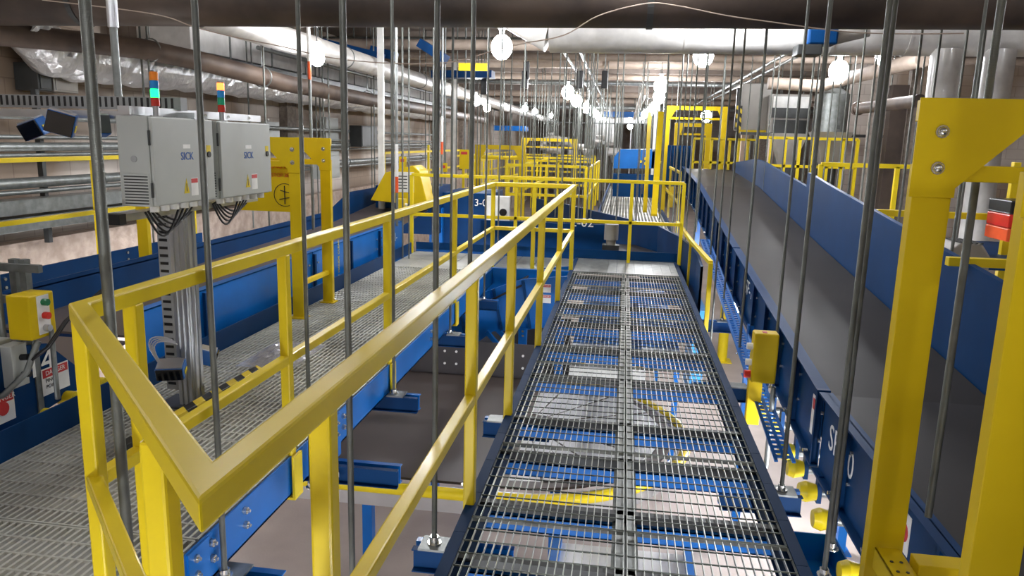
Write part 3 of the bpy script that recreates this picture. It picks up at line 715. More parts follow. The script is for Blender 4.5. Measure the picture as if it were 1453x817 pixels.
# crumpled plastic
b = MB(); rr = random.Random(3)
N = 16; vv = []
for i in range(N):
    for j in range(N):
        u, v = i/(N-1)*2-1, j/(N-1)*2-1; e = max(0, 1-(u*u+v*v)); vv.append((-2.42+u*.2, 5.05+v*.33, .006+e*(.02+rr.random()*.07)))
b.add(vv, [(i*N+j, (i+1)*N+j, (i+1)*N+j+1, i*N+j+1) for i in range(N-1) for j in range(N-1)])
po = b.build('plastic_wrap', FILM); tag(po, 'crumpled clear plastic wrapping lying on the left catwalk', 'plastic')
so = po.modifiers.new('sol', 'SOLIDIFY'); so.thickness = .002

# ------------------------------------------------------------------ far-left strut stand with boxes
st = thing('strut_stand', (-3.12, 3.4, -.3), 'galvanised strut stand holding boxes at the left edge', 'stand')
for x in (-3.13, -3.07): MB().box(x-.018, x+.018, 3.44, 3.48, -.3, .93).build('strut', GAL, st)
b = MB(); b.box(-3.28, -2.95, 3.41, 3.44, .87, .91); b.box(-3.28, -2.95, 3.41, 3.44, .7, .74); b.build('cross_strut', GAL, st)
MB().tube((-3.15, 3.36, -.2), (-3.15, 3.36, 1.02), .018, 12).build('conduit', GAL, st)
MB().tube((-3.15, 3.36, 1.02), (-3.15, 3.36, 1.3), .0195, 12).build('orange_sleeve', ORG, st)
MB().tube((-2.9, 3.4, .58), (-2.9, 3.4, .2), .013, 8).build('conduit', GAL, st)
ye = thing('control_station', (-2.92, 3.35, .54), 'yellow push button box with green and red buttons, left edge', 'control box')
MB().box(-3.04, -2.91, 3.28, 3.45, .545, .775).build('enclosure', YDK, ye, .008)
MB().box(-2.91, -2.906, 3.33, 3.41, .565, .765).build('label_plate', LBL, ye)
for z, mm in ((.73, GRN), (.66, RED), (.595, ALU)): MB().tube((-2.906, 3.37, z), (-2.878, 3.37, z), .018, 14).build('push_button', mm, ye)
jb = thing('junction_box', (-3.1, 3.25, .3), 'grey junction box with cable sockets under the yellow button box', 'junction box')
MB().box(-3.26, -3.08, 3.2, 3.34, .3, .54).build('body', CAB, jb, .005); MB().box(-3.08, -3.0, 3.24, 3.34, .3, .52).build('socket_block', CAB, jb, .004)
for z in (.45, .36): MB().tube((-3.0, 3.3, z), (-2.96, 3.3, z+.005), .017, 12).build('plug', BLK, jb)
b = MB(); b.path([(-3.25, 3.17, .3), (-3.22, 3.15, .25), (-3.13, 3.15, .24), (-3.03, 3.2, .28), (-2.96, 3.28, .38), (-2.93, 3.34, .53)], .016, 8); b.build('flexible_conduit', GAL, jb)

# ------------------------------------------------------------------ lower curved conveyor under the opening
tc_ = thing('curved_conveyor', (-1, 6.5, -1.0), 'wide curved belt conveyor below the opening and right catwalk', 'conveyor')
ZB = -.95; CX, CYc = -.75, 6.5
def arc_pts(r, a0, a1, n, cx=CX, cy=CYc): return [(cx + r*math.cos(a0+(a1-a0)*i/n), cy + r*math.sin(a0+(a1-a0)*i/n)) for i in range(n+1)]
outer = [(-3.6, 5.2)] + arc_pts(1.3, -PI/2, PI/2, 28) + [(-3.6, 7.8)]
MB().prism([(x, y, ZB-.02) for x, y in outer], (0, 0, .02)).build('belt', BER, tc_)
inner = arc_pts(1.28, -PI/2, PI/2, 28); 
# fanned segments of the turn, lamp reflections put into their pale colour
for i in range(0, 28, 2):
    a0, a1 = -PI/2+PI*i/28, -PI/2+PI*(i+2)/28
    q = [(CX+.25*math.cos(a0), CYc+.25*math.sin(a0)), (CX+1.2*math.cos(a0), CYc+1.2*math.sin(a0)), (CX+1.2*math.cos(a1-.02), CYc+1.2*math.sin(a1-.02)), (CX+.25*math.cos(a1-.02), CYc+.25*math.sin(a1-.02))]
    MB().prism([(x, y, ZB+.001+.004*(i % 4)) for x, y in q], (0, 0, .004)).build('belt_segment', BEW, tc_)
def wall(mb, pts, z0, z1, t=.012):
    for (p, q) in zip(pts[:-1], pts[1:]): mb.bar((p[0], p[1], (z0+z1)/2), (q[0], q[1], (z0+z1)/2), t, z1-z0)
    return mb
wall(MB(), [(-3.6, 7.82), (-.75, 7.84)], ZB-.05, ZB+.38).build('far_guard', BGD, tc_)
b = MB()
for x in (-1.85, -1.72, -.98, -.85, -2.6, -2.5):
    for z in (ZB+.12, ZB+.26): b.tube((x, 7.81, z), (x, 7.8, z), .014, 8)
b.build('bolt', LBL, tc_)
wall(MB(), [(-3.6, 5.14), (-.75, 5.14)] + arc_pts(1.36, -PI/2, PI/2, 20), ZB-.22, ZB-.02, .02).build('skirt', ALU, tc_)
b = MB(); b.path([(x, y, ZB-.04) for x, y in [(-3.6, 5.08), (-.75, 5.08)] + arc_pts(1.42, -PI/2, PI/2, 24)], .045, 10); b.build('bumper_tube', YEL, tc_)
for (x, y) in [(-3.3, 5.4), (-1.9, 5.4), (-.4, 5.5), (.2, 6.8), (-1.9, 7.6), (-3.3, 7.6)]: MB().box(x-.04, x+.04, y-.04, y+.04, ZF, ZB-.1).build('leg', BLU, tc_)
# white straight conveyor below right catwalk
wc = thing('flat_conveyor', (.35, 4, -1), 'pale flat conveyor bed running under the right catwalk', 'conveyor')
MB().box(-.3, .55, 1.2, 4.95, -1.3, -1.22).build('belt', BEW, wc)
MB().box(-.36, -.3, 1.2, 4.95, -1.42, -1.17).box(.55, .61, 1.2, 4.95, -1.42, -1.17).build('side_frame', BLU, wc)
for (x, y) in [(-.33, 1.6), (.58, 1.6), (-.33, 4.6), (.58, 4.6)]: MB().box(x-.03, x+.03, y-.03, y+.03, ZF, -1.4).build('leg', BLU, wc)
wc2 = thing('flat_conveyor', (.1, 9, -1), 'bright blue framed conveyor bed below the far end of the right catwalk', 'conveyor')
MB().box(-.5, .75, 8.1, 12.4, -.82, -.75).build('bed', BLU, wc2)
MB().box(.12, .3, 8.1, 12.4, -.749, -.7).build('centre_rail', NAV, wc2)
for y in (8.5, 9.4, 10.3): MB().box(-.5, .75, y, y+.12, -.749, -.73).build('cross_member', BEW, wc2)
for (x, y) in [(-.45, 8.3), (.7, 8.3), (-.45, 12.2), (.7, 12.2)]: MB().box(x-.03, x+.03, y-.03, y+.03, ZF, -.82).build('leg', BLU, wc2)
mh = thing('motor_housing', (.1, 7.9, -.7), 'pale drive housing with yellow latches below the right catwalk', 'motor housing')
MB().box(-.42, .1, 6.9, 7.25, -.62, -.5).build('cover', WHT, mh, .01); MB().box(.12, .3, 6.9, 7.2, -.62, -.5).build('cover', WHT, mh, .01)
for x in (-.3, .24): MB().box(x-.03, x+.03, 6.98, 7.06, -.5, -.485).build('latch', YDK, mh)
# hangers that carry the lower conveyor: channels crossing under the catwalk
# inclined blue conveyor in the pit
ic = thing('inclined_conveyor', (-1.4, 9, -1.2), 'bright blue conveyor climbing right beneath the cross walkway', 'conveyor')
poly = [P(x, y, y=8.7) for x, y in [(556, 528), (612, 512), (660, 498), (700, 470), (745, 468), (795, 462), (805, 392), (742, 396), (716, 404), (640, 432), (575, 478), (548, 500)]]
MB().prism(poly, (0, .03, 0)).build('side_plate', BLU, ic)
MB().prism([p+Vector((0, .75, 0)) for p in poly], (0, .03, 0)).build('side_plate', BLU, ic)
b = MB()
for (a, c) in [((700, 410), (712, 468)), ((742, 398), (752, 466)), ((600, 460), (608, 514)), ((652, 432), (664, 496))]:
    pa, pb = P(a[0], a[1], y=8.68), P(c[0], c[1], y=8.68); b.bar(pa, pb, .03, .04, (0,1,0))
b.build('stiffener', NAV, ic)
pa, pb = P(575, 480, y=9.0), P(745, 398, y=9.0)
MB().bar(pa, pb, .7, .02, (0,0,1)).build('belt', BEL, ic)
for (x0, y0, y1) in [(742, 466, 532), (633, 500, 530), (795, 455, 520)]:
    a = P(x0, y0, y=8.66); c = P(x0, y1, y=8.66); MB().box(a.x-.05, a.x+.05, 8.64, 8.7, ZF, a.z).build('leg', BLU, ic)
MB().bar(P(690, 470, y=8.62), P(738, 525, y=8.62), .05, .05, (0,1,0)).bar(P(700, 462, y=8.75), P(760, 520, y=8.75), .05, .05, (0,1,0)).build('brace', BLU, ic)
for (x, y) in [(774, 409), (774, 424)]: danger(ic, P(x, y, y=8.695), XR, ZU, .13, .1, [''], (0,-1,0))
MB().prism([P(x, y, y=8.64) for x, y in [(568, 502), (596, 498), (600, 492), (590, 488), (578, 490)]], (0, .05, 0)).build('yellow_guard', YEL, ic)
b = MB()
for (x, y) in [(632, 505), (632, 512), (742, 470), (742, 476), (742, 505), (610, 498), (580, 512), (645, 470)]: q = P(x, y, y=8.63); b.tube(q, q+Vector((0, -.015, 0)), .014, 8)
b.build('bolt', BLT, ic)
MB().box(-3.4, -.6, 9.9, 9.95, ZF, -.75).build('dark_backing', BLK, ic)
# blue turn conveyor beyond the cross walkway with dark curved guard
tn = thing('curved_conveyor', (-.6, 12.5, -.3), 'navy curved guard conveyor marked 2-02 beyond the cross walkway', 'conveyor')
ox = [(754, 280), (800, 289), (854, 302), (893, 311), (934, 321), (962, 335), (981, 350), (989, 362), (993, 376)]
pts = [P(x, y, z=.35) for x, y in ox]; pts[-1].y -= .1
b = MB(); vv = []
for p in pts: vv += [(p.x, p.y, -.55), (p.x, p.y, .35), (p.x+.03, p.y+.03, .35), (p.x+.03, p.y+.03, -.55)]
ff = []
for k in range(len(pts)-1):
    for i in range(4): ff.append((k*4+i, k*4+(i+1) % 4, k*4+4+(i+1) % 4, k*4+4+i))
b.add(vv, ff); b.build('curved_guard', NAV, tn)
MB().box(-2.1, -.2, 11.1, 11.13, -.12, .42).build('side_plate', NAV, tn)
q = P(826, 316, y=11.09); text('conveyor_number', '2-02', .19, q, XR, ZU, LBL, tn)
MB().box(-2.1, .6, 11.15, 12.6, -.1, -.05).build('belt', BEL, tn)
q = P(868, 320, y=10.75); MB().tube((q.x, 10.75, q.z-.2), (q.x, 10.75, q.z+.02), .1, 16).tube((q.x, 10.75, -.2), (q.x, 10.75, q.z-.2), .07, 14).build('drive_motor', MACH, tn)
MB().box(q.x-.12, q.x+.12, 10.66, 10.86, .02, .18).build('gearbox', DGR, tn)
cy_ = MB().box(.88, 1.02, 8.6, 9.4, -1.3, -.25); tag(cy_.build('conveyor_end_panel', mat('blue_paint_bright_lit', (60, 150, 210), .35)), 'blue conveyor end panel, coloured as brightly lit, below the right corner of the cross walkway', 'panel')  # bright light on the blue conveyor end is put into this colour
# machine with L3-0 lettering left of it
mc = thing('drive_unit', (-2.2, 12, -.3), 'blue conveyor drive casing marked 3-0 behind the cross walkway', 'machine')
MB().box(-2.9, -2.1, 12.0, 13.2, -.6, .75).build('casing', NAV, mc, .01); MB().box(-3.1, -2.88, 11.9, 12.6, -.3, .5).build('side_box', BLU, mc, .01)
text('conveyor_number', '3-0', .16, P(682, 288, y=11.99), XR, ZU, LBL, mc)
mb_ = thing('disconnect_switch', (-1.75, 11.9, 0), 'small white switch box with black handle behind the cross walkway', 'switch box')
q = P(706, 303, y=11.9)
MB().box(q.x-.19, q.x+.19, 11.85, 12.0, q.z-.28, q.z+.28).build('body', WHT, mb_, .008); MB().tube((q.x+.1, 11.85, q.z+.03), (q.x+.1, 11.82, q.z+.03), .06, 14).build('handle', BLK, mb_)
MB().box(q.x-.02, q.x+.02, 11.9, 11.94, -.6, q.z-.28).build('stand', GAL, mb_)

# ------------------------------------------------------------------ beyond: second centre catwalk and far rails
w5 = thing('catwalk', (.2, 20, -.2), 'distant grated catwalk continuing down the aisle centre', 'catwalk')
g = MB(); grating(g, -.5, .9, 14, 29, 0, .07, .25, .03, .03, .01); g.build('grating_panel', GRD, w5)
MB().box(-.54, -.5, 14, 29, -.2, .1).box(.9, .94, 14, 29, -.2, .1).build('kick_plate', NAV, w5)
for k, (y0, y1, x) in enumerate([(14.2, 21.5, -.7), (14.2, 26, 1.02), (14.5, 22, -2.2)]):
    ps = [(x, y0 + (y1-y0)*i/4, 1.1, 0) for i in range(5)]
    rail('guardrail', ['distant yellow guardrail on the left side of the centre catwalk', 'distant yellow guardrail on the right side of the centre catwalk', 'distant yellow guardrail left of the centre catwalk, further in'][k], 'guardrail',
         [('top_rail', [(x, y0, 1.1), (x, y1, 1.1)]), ('mid_rail', [(x, y0, .55), (x, y1, .55)])], ps, .045, bevel=0)
for k, (xa, xb, y) in enumerate([(-2.2, -.7, 14.3), (-2.4, -.7, 18), (-4, -.9, 21.5), (-3.6, -1, 26)]):
    rail('guardrail', ['yellow cross guardrail just beyond the 2-02 curve', 'second yellow cross guardrail beyond the 2-02 curve', 'third yellow cross guardrail in the far aisle', 'furthest yellow cross guardrail in the aisle'][k], 'guardrail',
         [('top_rail', [(xa, y, 1.15), (xb, y, 1.15)]), ('mid_rail', [(xa, y, .6), (xb, y, .6)])], [(xa, y, 1.15, 0), ((xa+xb)/2, y, 1.15, 0), (xb, y, 1.15, 0)], .05, bevel=0)
rail('guardrail', 'yellow guardrail on the far left platform behind the hood', 'guardrail',
     [('top_rail', [P(655, 213, x=-4.6), P(545, 217, x=-4.6)]), ('mid_rail', [P(655, 235, x=-4.6)+Vector((0,0,0)), P(545, 250, x=-4.6)])],
     [(-4.6, P(545, 217, x=-4.6).y, P(545, 217, x=-4.6).z, .3), (-4.6, P(608, 215, x=-4.6).y, 1.45, .3)], .045, bevel=0)
for k, (x, y0, y1) in enumerate([(-3.2, 15, 25), (-4.6, 20, 31)]):
    ps = [(x, y0 + (y1-y0)*i/7, 1.15, 0) for i in range(8)]
    rail('guardrail', ['long yellow guardrail at left middle distance', 'long yellow guardrail by the left wall, far off'][k], 'guardrail',
         [('top_rail', [(x, y0, 1.15), (x, y1, 1.15)]), ('mid_rail', [(x, y0, .6), (x, y1, .6)])], ps, .045, bevel=0)
def simple_portal(label, xa, xb, y, zt, lw=.13, zb=0):
    t = thing('portal_frame', ((xa+xb)/2, y, zb), label, 'frame')
    for x, s_ in ((xa, 1), (xb, -1)):
        MB().box(x-lw/2, x+lw/2, y-.03, y+.03, zb, zt).build('leg', YDK, t)
        e = x-s_*lw/2
        MB().prism([(e, y-.05, zt), (e+s_*(lw+.16), y-.05, zt), (e+s_*lw, y-.05, zt-.3), (e, y-.05, zt-.3)], (0, .02, 0)).build('gusset_plate', YDK, t)
    MB().box(xa, xb, y-.03, y+.03, zt-.09, zt).box(xa, xb, y-.02, y+.02, zt-.3, zt-.25).build('top_beam', YDK, t)
    return t
q0, q1 = P(679, 205, y=16), P(742, 205, y=16)
simple_portal('yellow portal in the middle distance left of the aisle', q0.x, q1.x, 16, 1.5)
simple_portal('second yellow portal behind it left of the aisle', q0.x-.1, q1.x+.6, 24, 1.7)
q0, q1 = P(948, 150, y=18), P(1030, 150, y=18)
simple_portal('tall yellow portal over the right conveyor in the distance', q0.x, q1.x, 18, q0.z)
q0, q1 = P(962, 168, y=20), P(990, 168, y=20)
simple_portal('inner yellow portal nested behind the tall right one', q0.x, q1.x+.3, 20, 2.15)
lf = thing('ladder_frame', (.6, 14, 0), 'tall yellow leaning post pair rising beside the right conveyor', 'frame')
MB().bar(P(938, 160, y=16), P(928, 305, y=14), .11, .06).build('leg', YDK, lf); MB().bar(P(922, 160, y=17), P(915, 300, y=15), .08, .06).build('leg', YDK, lf)
# blue box machine end of aisle
bm = thing('drive_unit', (.3, 22, .5), 'rounded blue conveyor head casing at the aisle end with yellow rollers', 'machine')
poly = [P(x, y, y=22) for x, y in [(870, 239), (870, 225), (880, 212), (934, 212), (934, 239)]]
MB().prism(poly, (0, 1.5, 0)).build('casing', BLU, bm); 
for (x, y) in [(909, 229), (915, 225), (915, 232)]: q = P(x, y, y=21.98); MB().tube(q, q+Vector((0, -.03, 0)), .04, 10).build('roller_cap', YEL, bm)
MB().box(-.3, .9, 21.9, 22.4, .1, .75).build('support', NAV, bm)
# far blue overhead span and dark bridge
for k, (x0, y0, x1, y1, Y, label, m_) in enumerate([(855, 158, 922, 167, 40, 'blue overhead conveyor span far down the hall', BLU), (700, 178, 745, 186, 30, 'blue overhead span at far left of the aisle', BLU), (765, 172, 935, 177, 38, 'dark overhead bridge far down the hall', DGR), (965, 172, 1010, 181, 30, 'dark striped barrier beam beyond the right portal', DGR)]):
    a, c = P(x0, y0, y=Y), P(x1, y1, y=Y)
    t = thing('overhead_conveyor', ((a.x+c.x)/2, Y, c.z), label, 'conveyor'); MB().box(a.x, c.x, Y, Y+1, c.z, a.z).build('bed', m_, t)
    for x_ in (a.x+.2, (a.x+c.x)/2, c.x-.2): MB().tube((x_, Y+.5, a.z), (x_, Y+.5, ZC), .02, 6).build('hanger_rod', ROD, t)
for k, (x0, y0, x1, y1) in enumerate([(840, 168, 870, 200), (875, 165, 918, 176), (852, 180, 872, 205)]):
    a, c = P(x0, y0, y=44+k*.5), P(x1, y1, y=44+k*.5)
    tag(MB().box(a.x, c.x, 44+k*.5, 44.1+k*.5, c.z, a.z).box((a.x+c.x)/2-.03, (a.x+c.x)/2+.03, 44.1+k*.5, 44.16+k*.5, ZF, ZC).build('sheeted_screen', WHT, None), ['white sheeted panel far down the aisle', 'white lit panel under the far blue span', 'lower white panel far down the aisle'][k], 'panel')
# grey machinery lumps in the distance (motors on stands)
rr = random.Random(11)
for k in range(26):
    px = 765 + rr.random()*110; py = 190 + rr.random()*32; Y = 24 + rr.random()*12
    q = P(px, py, y=Y); s_ = .12 + rr.random()*.16
    t = thing('drive_motor', q, 'grey drive motor in the crowded distance left of the blue casing', 'motor', 'distant grey drive motors')
    MB().tube(q+Vector((-s_, 0, 0)), q+Vector((s_, 0, 0)), s_*.6, 10).build('body', MACH, t); MB().box(q.x-s_*.4, q.x+s_*.4, q.y-s_*.4, q.y+s_*.4, q.z-s_*1.4, q.z-s_*.4).build('gearbox', DGR, t)
    MB().tube(q, Vector((q.x, q.y, ZC)), .012, 5).build('hanger_rod', ROD, t)
a, c = P(948, 206, y=17.5), P(984, 262, y=17.5)
t = thing('slatted_screen', ((a.x+c.x)/2, 17.5, c.z), 'dark navy ribbed screen beside the top of the right conveyor', 'screen')
for k in range(7): x_ = a.x + (c.x-a.x-.04)*k/7; MB().box(x_, x_+(c.x-a.x)/7-.02, 17.5+.1*k, 17.6+.1*k, c.z, a.z).build('screen_slat', NAV, t)
MB().box(a.x, c.x, 17.6, 18.2, c.z-.06, c.z).build('support', DGR, t)
# two glazed-looking hoppers under the right machines
for k, (px, Y) in enumerate([(1122, 15.6), (1184, 14.55)]):
    q = P(px, 215, y=Y); t = thing('hopper', q, ['tapered grey hopper under the white topped machine', 'tapered grey hopper under the galvanised tank'][k], 'hopper')
    r1, r2 = .32, .12; b = MB(); v_ = [(q.x+i*r1, Y+.4+j*r1, q.z+.35) for i, j in ((-1,-1),(1,-1),(1,1),(-1,1))] + [(q.x+i*r2, Y+.4+j*r2, q.z-.3) for i, j in ((-1,-1),(1,-1),(1,1),(-1,1))]
    b.add(v_, [(0,1,2,3),(7,6,5,4),(0,4,5,1),(1,5,6,2),(2,6,7,3),(3,7,4,0)]); b.build('cone', MACH, t); MB().box(q.x-.1, q.x+.1, Y+.3, Y+.5, ZF, q.z-.3).build('outlet', DGR, t)
# yellow hood on left conveyor
hd = thing('hood_cover', (-3.3, 10.8, .7), 'yellow hooded cover on the left conveyor by the wall', 'cover')
b = MB()
A = [(-3.78, 11.0, .66), (-3.55, 11.0, 1.08), (-3.12, 11.0, 1.2), (-3.02, 11.0, 1.12), (-2.88, 11.0, .6)]
b.prism(A, (0, .5, 0)); b.build('shell', YDK, hd, .01)
b = MB()
b.box(-3.45, -3.1, 10.985, 11.0, .8, 1.1)
b.build('louvre_panel', WHT, hd)
for k in range(5): MB().box(-3.35, -3.2, 10.98, 10.986, .85+k*.045, .865+k*.045).build('louvre_slot', DGR, hd)
MB().box(-3.9, -2.9, 11.6, 12.6, .1, .85).build('casing', NAV, hd)
ys_ = thing('control_station', (-2.9, 9.5, .4), 'small yellow control box on the left conveyor near the hood', 'control box')
q = P(569, 292, x=-3.1); MB().box(q.x-.06, q.x+.06, q.y-.05, q.y+.08, q.z-.09, q.z+.1).build('enclosure', YDK, ys_, .005); MB().tube(q+Vector((.06, 0, .02)), q+Vector((.09, 0, .02)), .02, 10).build('push_button', LBL, ys_)
MB().box(q.x-.01, q.x+.01, q.y, q.y+.02, .3, q.z-.09).build('stand', GAL, ys_)
for k, (px0, py0, px1, py1, Y) in enumerate([(566, 222, 576, 246, 12.5), (652, 212, 665, 240, 14), (626, 231, 634, 244, 13)]):
    a, c = P(px0, py0, y=Y), P(px1, py1, y=Y)
    t = thing('control_station', (a.x, Y, c.z), ['yellow caution board behind the hood cover', 'yellow board with red heading at left middle distance', 'small yellow box on an orange conduit at left middle distance'][k], 'sign')
    MB().box(a.x, c.x, Y, Y+.05, c.z, a.z).build('board', YDK, t); MB().box(a.x+.03, c.x-.03, Y-.004, Y, a.z-.09, a.z-.04).build('red_band', REI, t)
    MB().tube(((a.x+c.x)/2, Y+.03, a.z), ((a.x+c.x)/2, Y+.03, ZC), .015, 8).build('hanger_conduit', GAL, t)

# ------------------------------------------------------------------ wall equipment, left
for k, (py, r, m_) in enumerate([(208, .045, GAL), (219, .02, GAL), (256, .055, GAL), (268, .025, GAL), (195, .022, GAL), (168, .03, GAL)]):
    z = P(90, py, x=-6.0).z
    o = MB().tube((-6.0, -2, z), (-6.0, 24, z), r, 12)
    for y in range(0, 24, 2): o.tube((-6.0, y, z), (-6.0, y+.06, z), r*1.25, 12)
    tag(o.build('wall_conduit', m_), ['thick grey conduit on the left wall behind the yellow top rail', 'thin conduit just under the thick upper one on the left wall', 'thickest grey conduit midway up the left wall', 'thin conduit under the thickest one on the left wall', 'thin conduit just above the thick upper one on the left wall', 'highest grey conduit on the left wall behind the scanners'][k], 'conduit')
for k, (za, zb_) in enumerate([(P(90, 296, x=-6.0).z, P(90, 278, x=-6.0).z), (P(90, 318, x=-6.0).z, P(90, 301, x=-6.0).z)]):
    t = thing('wire_trough', (-6.0, 8, za), ['upper grey square wire trough on the left wall', 'lower grey square wire trough on the left wall above rough stone'][k], 'trough')
    MB().box(-6.1, -5.9, -2, 12, za, zb_).build('trough', GAL, t, .004); MB().box(-6.11, -5.89, -2, 12, zb_, zb_+.01).build('lid', GAL, t)
for k, y in enumerate([1.5, 5.6, 7.2, 9.6]):
    tag(MB().box(-6.12, -6.06, y, y+.05, .4, 2.0).build('wall_strut', DGR), 'vertical strut channel holding conduits on the left wall', 'strut', 'struts carrying the wall conduits')
# panels/boxes on left wall
for k, (px0, py0, px1, py1, m_, lb) in enumerate([(52, 88, 75, 130, DGR, 'dark grey box on the left wall under the foil duct'), (75, 103, 112, 133, MACH, 'pale grey box next to the dark one on the left wall'), (513, 178, 535, 208, DGR, 'dark grey electrical cabinet on left wall in the middle distance'), (461, 222, 482, 252, CAB, 'light grey switch box beside the left yellow portal')]):
    a, c = P(px0, py0, x=-6.1), P(px1, py1, x=-6.1)
    if k >= 2: a, c = P(px0, py0, x=-5.7), P(px1, py1, x=-5.7)
    xx = a.x
    t = thing('electrical_box', (xx, a.y, c.z), lb, 'electrical box')
    MB().box(xx-.28, xx, a.y, c.y, c.z, a.z).build('body', m_, t, .008); MB().box(xx, xx+.012, a.y+.02, c.y-.02, c.z+.02, a.z-.02).build('door', m_, t, .004)
for k, (px0, py0, px1, py1, lb) in enumerate([(462, 166, 481, 222, 'tall pale sheet metal panel on the left wall beyond the yellow portal'), (375, 172, 397, 196, 'pale wall panel just behind the left yellow portal top')]):
    a, c = P(px0, py0, x=-6.1), P(px1, py1, x=-6.1)
    tag(MB().box(-6.2, -6.1, a.y, c.y, c.z, a.z).build('wall_panel', CAB, None, .005), lb, 'panel')
zt_ = P(300, 76, x=-5.2).z
t = thing('rectangular_duct', (-5.4, 12, zt_), 'pale sheet metal duct with seams high along the left wall', 'duct')
MB().box(-5.9, -5.2, 8.7, 22, zt_, zt_+.42).build('casing', WHP, t, .01)
for y in (9.6, 10.8, 12, 13.5, 15, 17, 19): MB().box(-5.92, -5.185, y, y+.03, zt_-.015, zt_+.43).build('seam_flange', GAL, t)
MB().box(-6.0, -4.95, 8.7, 22, zt_-.14, zt_-.06).build('dark_gap_strip', DGR, t)  # dark strip put in for the shaded gap under the duct
for x, y in ((-5.1, 10), (-5.1, 14), (-5.1, 19)): MB().tube((x, y, zt_-.1), (x, y, ZC), .01, 6).build('hanger_rod', ROD, t)
# foil duct: crumpled
b = MB(); rr = random.Random(5); n = 26; vv = []; K = 170
ax_ = [P(px, py, x=-5.98) for px, py in [(20, 50), (60, 70), (100, 80), (200, 94), (330, 112), (440, 130), (540, 147)]]
ax_[0] += Vector((0, 0, .22)); ax_.append(Vector((-5.98, 26, ax_[-1].z)))
def along(pts, u):
    L = [(b_-a_).length for a_, b_ in zip(pts[:-1], pts[1:])]; t = u*sum(L)
    for a_, b_, l in zip(pts[:-1], pts[1:], L):
        if t <= l: return a_.lerp(b_, t/l)
        t -= l
    return pts[-1]
for k in range(K+1):
    c = along(ax_, (k/K)**1.5); rad = .25 + .012*math.sin(k*.9)
    for i in range(n):
        a = 2*PI*i/n; r_ = rad*(1+.1*(rr.random()-.5)); vv.append((c.x + r_*math.cos(a), c.y + .02*rr.random(), c.z + r_*math.sin(a)))
b.add(vv, [(k*n+i, k*n+(i+1) % n, (k+1)*n+(i+1) % n, (k+1)*n+i) for k in range(K) for i in range(n)], False)
tag(b.build('insulated_duct', FOI), 'crumpled silver foil wrapped duct along the left wall', 'duct')
def D(px, py, d): return Vector((0, 0, CAMZ)) + (FW + RT*((px-726.5)/FPX) - UP*((py-408.5)/FPX))*d
bpts = [(-6.35, 8.9, 2.62), (-5.9, 8.5, 2.58), (-5.3, 8.15, 2.5), (-4.85, 8.35, 2.4), (-4.62, 9.2, 2.3), (-4.52, 11, 2.27), (-4.5, 13, 2.26), (-4.45, 26, 2.22)]
b = MB(); b.path([D(-20, 47, 7.15), D(0, 49, 7.25), D(110, 59, 7.7), D(200, 69, 8.05), D(290, 88, 8.6), D(400, 117, 9.5), D(520, 141, 12.8), Vector((-4.47, 24.2, 2.21))], .108, 20)
bp1 = tag(b.build('steel_pipe', BRP), 'dusty brown steel pipe running along above the left cabinets', 'pipe')
def loop_hanger(x, y, z, r, label, group):
    b = MB(); pts = [(x + (r+.004)*math.cos(a), y, z + (r+.004)*math.sin(a)) for a in [PI/2 + 2*PI*i/20 for i in range(21)]]
    b.path(pts, .008, 6); b.tube((x, y, z+r), (x, y, ZC), .007, 6)
    return tag(b.build('pipe_hanger', GAL), label, 'pipe hanger', group)
for (x_, y, z_) in ((D(213, 71, 8.13).x, D(213, 71, 8.13).y, D(213, 71, 8.13).z), (D(372, 109, 9.2).x, D(372, 109, 9.2).y, D(372, 109, 9.2).z), (-4.47, 12.9, 2.26), (-4.47, 18, 2.235)): loop_hanger(x_, y, z_, .118, 'thin clevis hanger around the dusty brown pipe', 'hangers of the brown pipe')
b = MB(); b.tube((-4.0, 6.85, 2.7), (-4.0, 45, 2.67), .14, 24)
for y in (9.4, 13, 18, 24, 31): b.tube((-4.0, y, 2.697), (-4.0, y+.18, 2.697), .148, 24)
tag(b.build('white_pipe', mat('wrapped_pipe', (178, 174, 168), .4)), 'white wrapped pipe running down the hall left of the aisle', 'pipe')
for y in (10.6, 14.6, 19.6, 25): loop_hanger(-4.0, y, 2.695, .143, 'clevis hanger around the white wrapped pipe', 'hangers of the white pipe')
# big dark pipe overhead
b = MB(); b.tube((-6.4, 6.5, 2.76), (12, 6.5, 2.76), .235, 32)
bp2 = b.build('steel_pipe', RUS); tag(bp2, 'huge dark rusty pipe crossing overhead along the top edge', 'pipe')
for x in (-4.9, .14, 3.05): 
    b = MB(); pts = [(x, 6.5 + .242*math.cos(a), 2.76 + .242*math.sin(a)) for a in [PI + PI*i/14 for i in range(15)]]
    for p, q in zip(pts[:-1], pts[1:]): b.bar(p, q, .05, .006, Vector((0, p[1]-6.5, p[2]-2.76)))
    b.box(x-.025, x+.025, 6.255, 6.261, 2.76, ZC); b.box(x-.025, x+.025, 6.739, 6.745, 2.76, ZC)
    tag(b.build('pipe_hanger', DGR), 'flat strap hanger wrapping the huge dark pipe', 'pipe hanger', 'straps of the dark pipe')
b = MB(); ptsc = []
for (x, y) in [(60, 0), (130, 8), (200, 17), (240, 25), (275, 38), (330, 52), (400, 66), (470, 82), (560, 90), (640, 88), (700, 72), (740, 62), (800, 50), (850, 22), (917, 5), (960, 8), (1030, 22), (1100, 32), (1200, 45), (1290, 48), (1380, 47)]:
    ptsc.append(P(x, y, y=6.18 if not 300 < x < 760 else 6.18))
sm_ = []
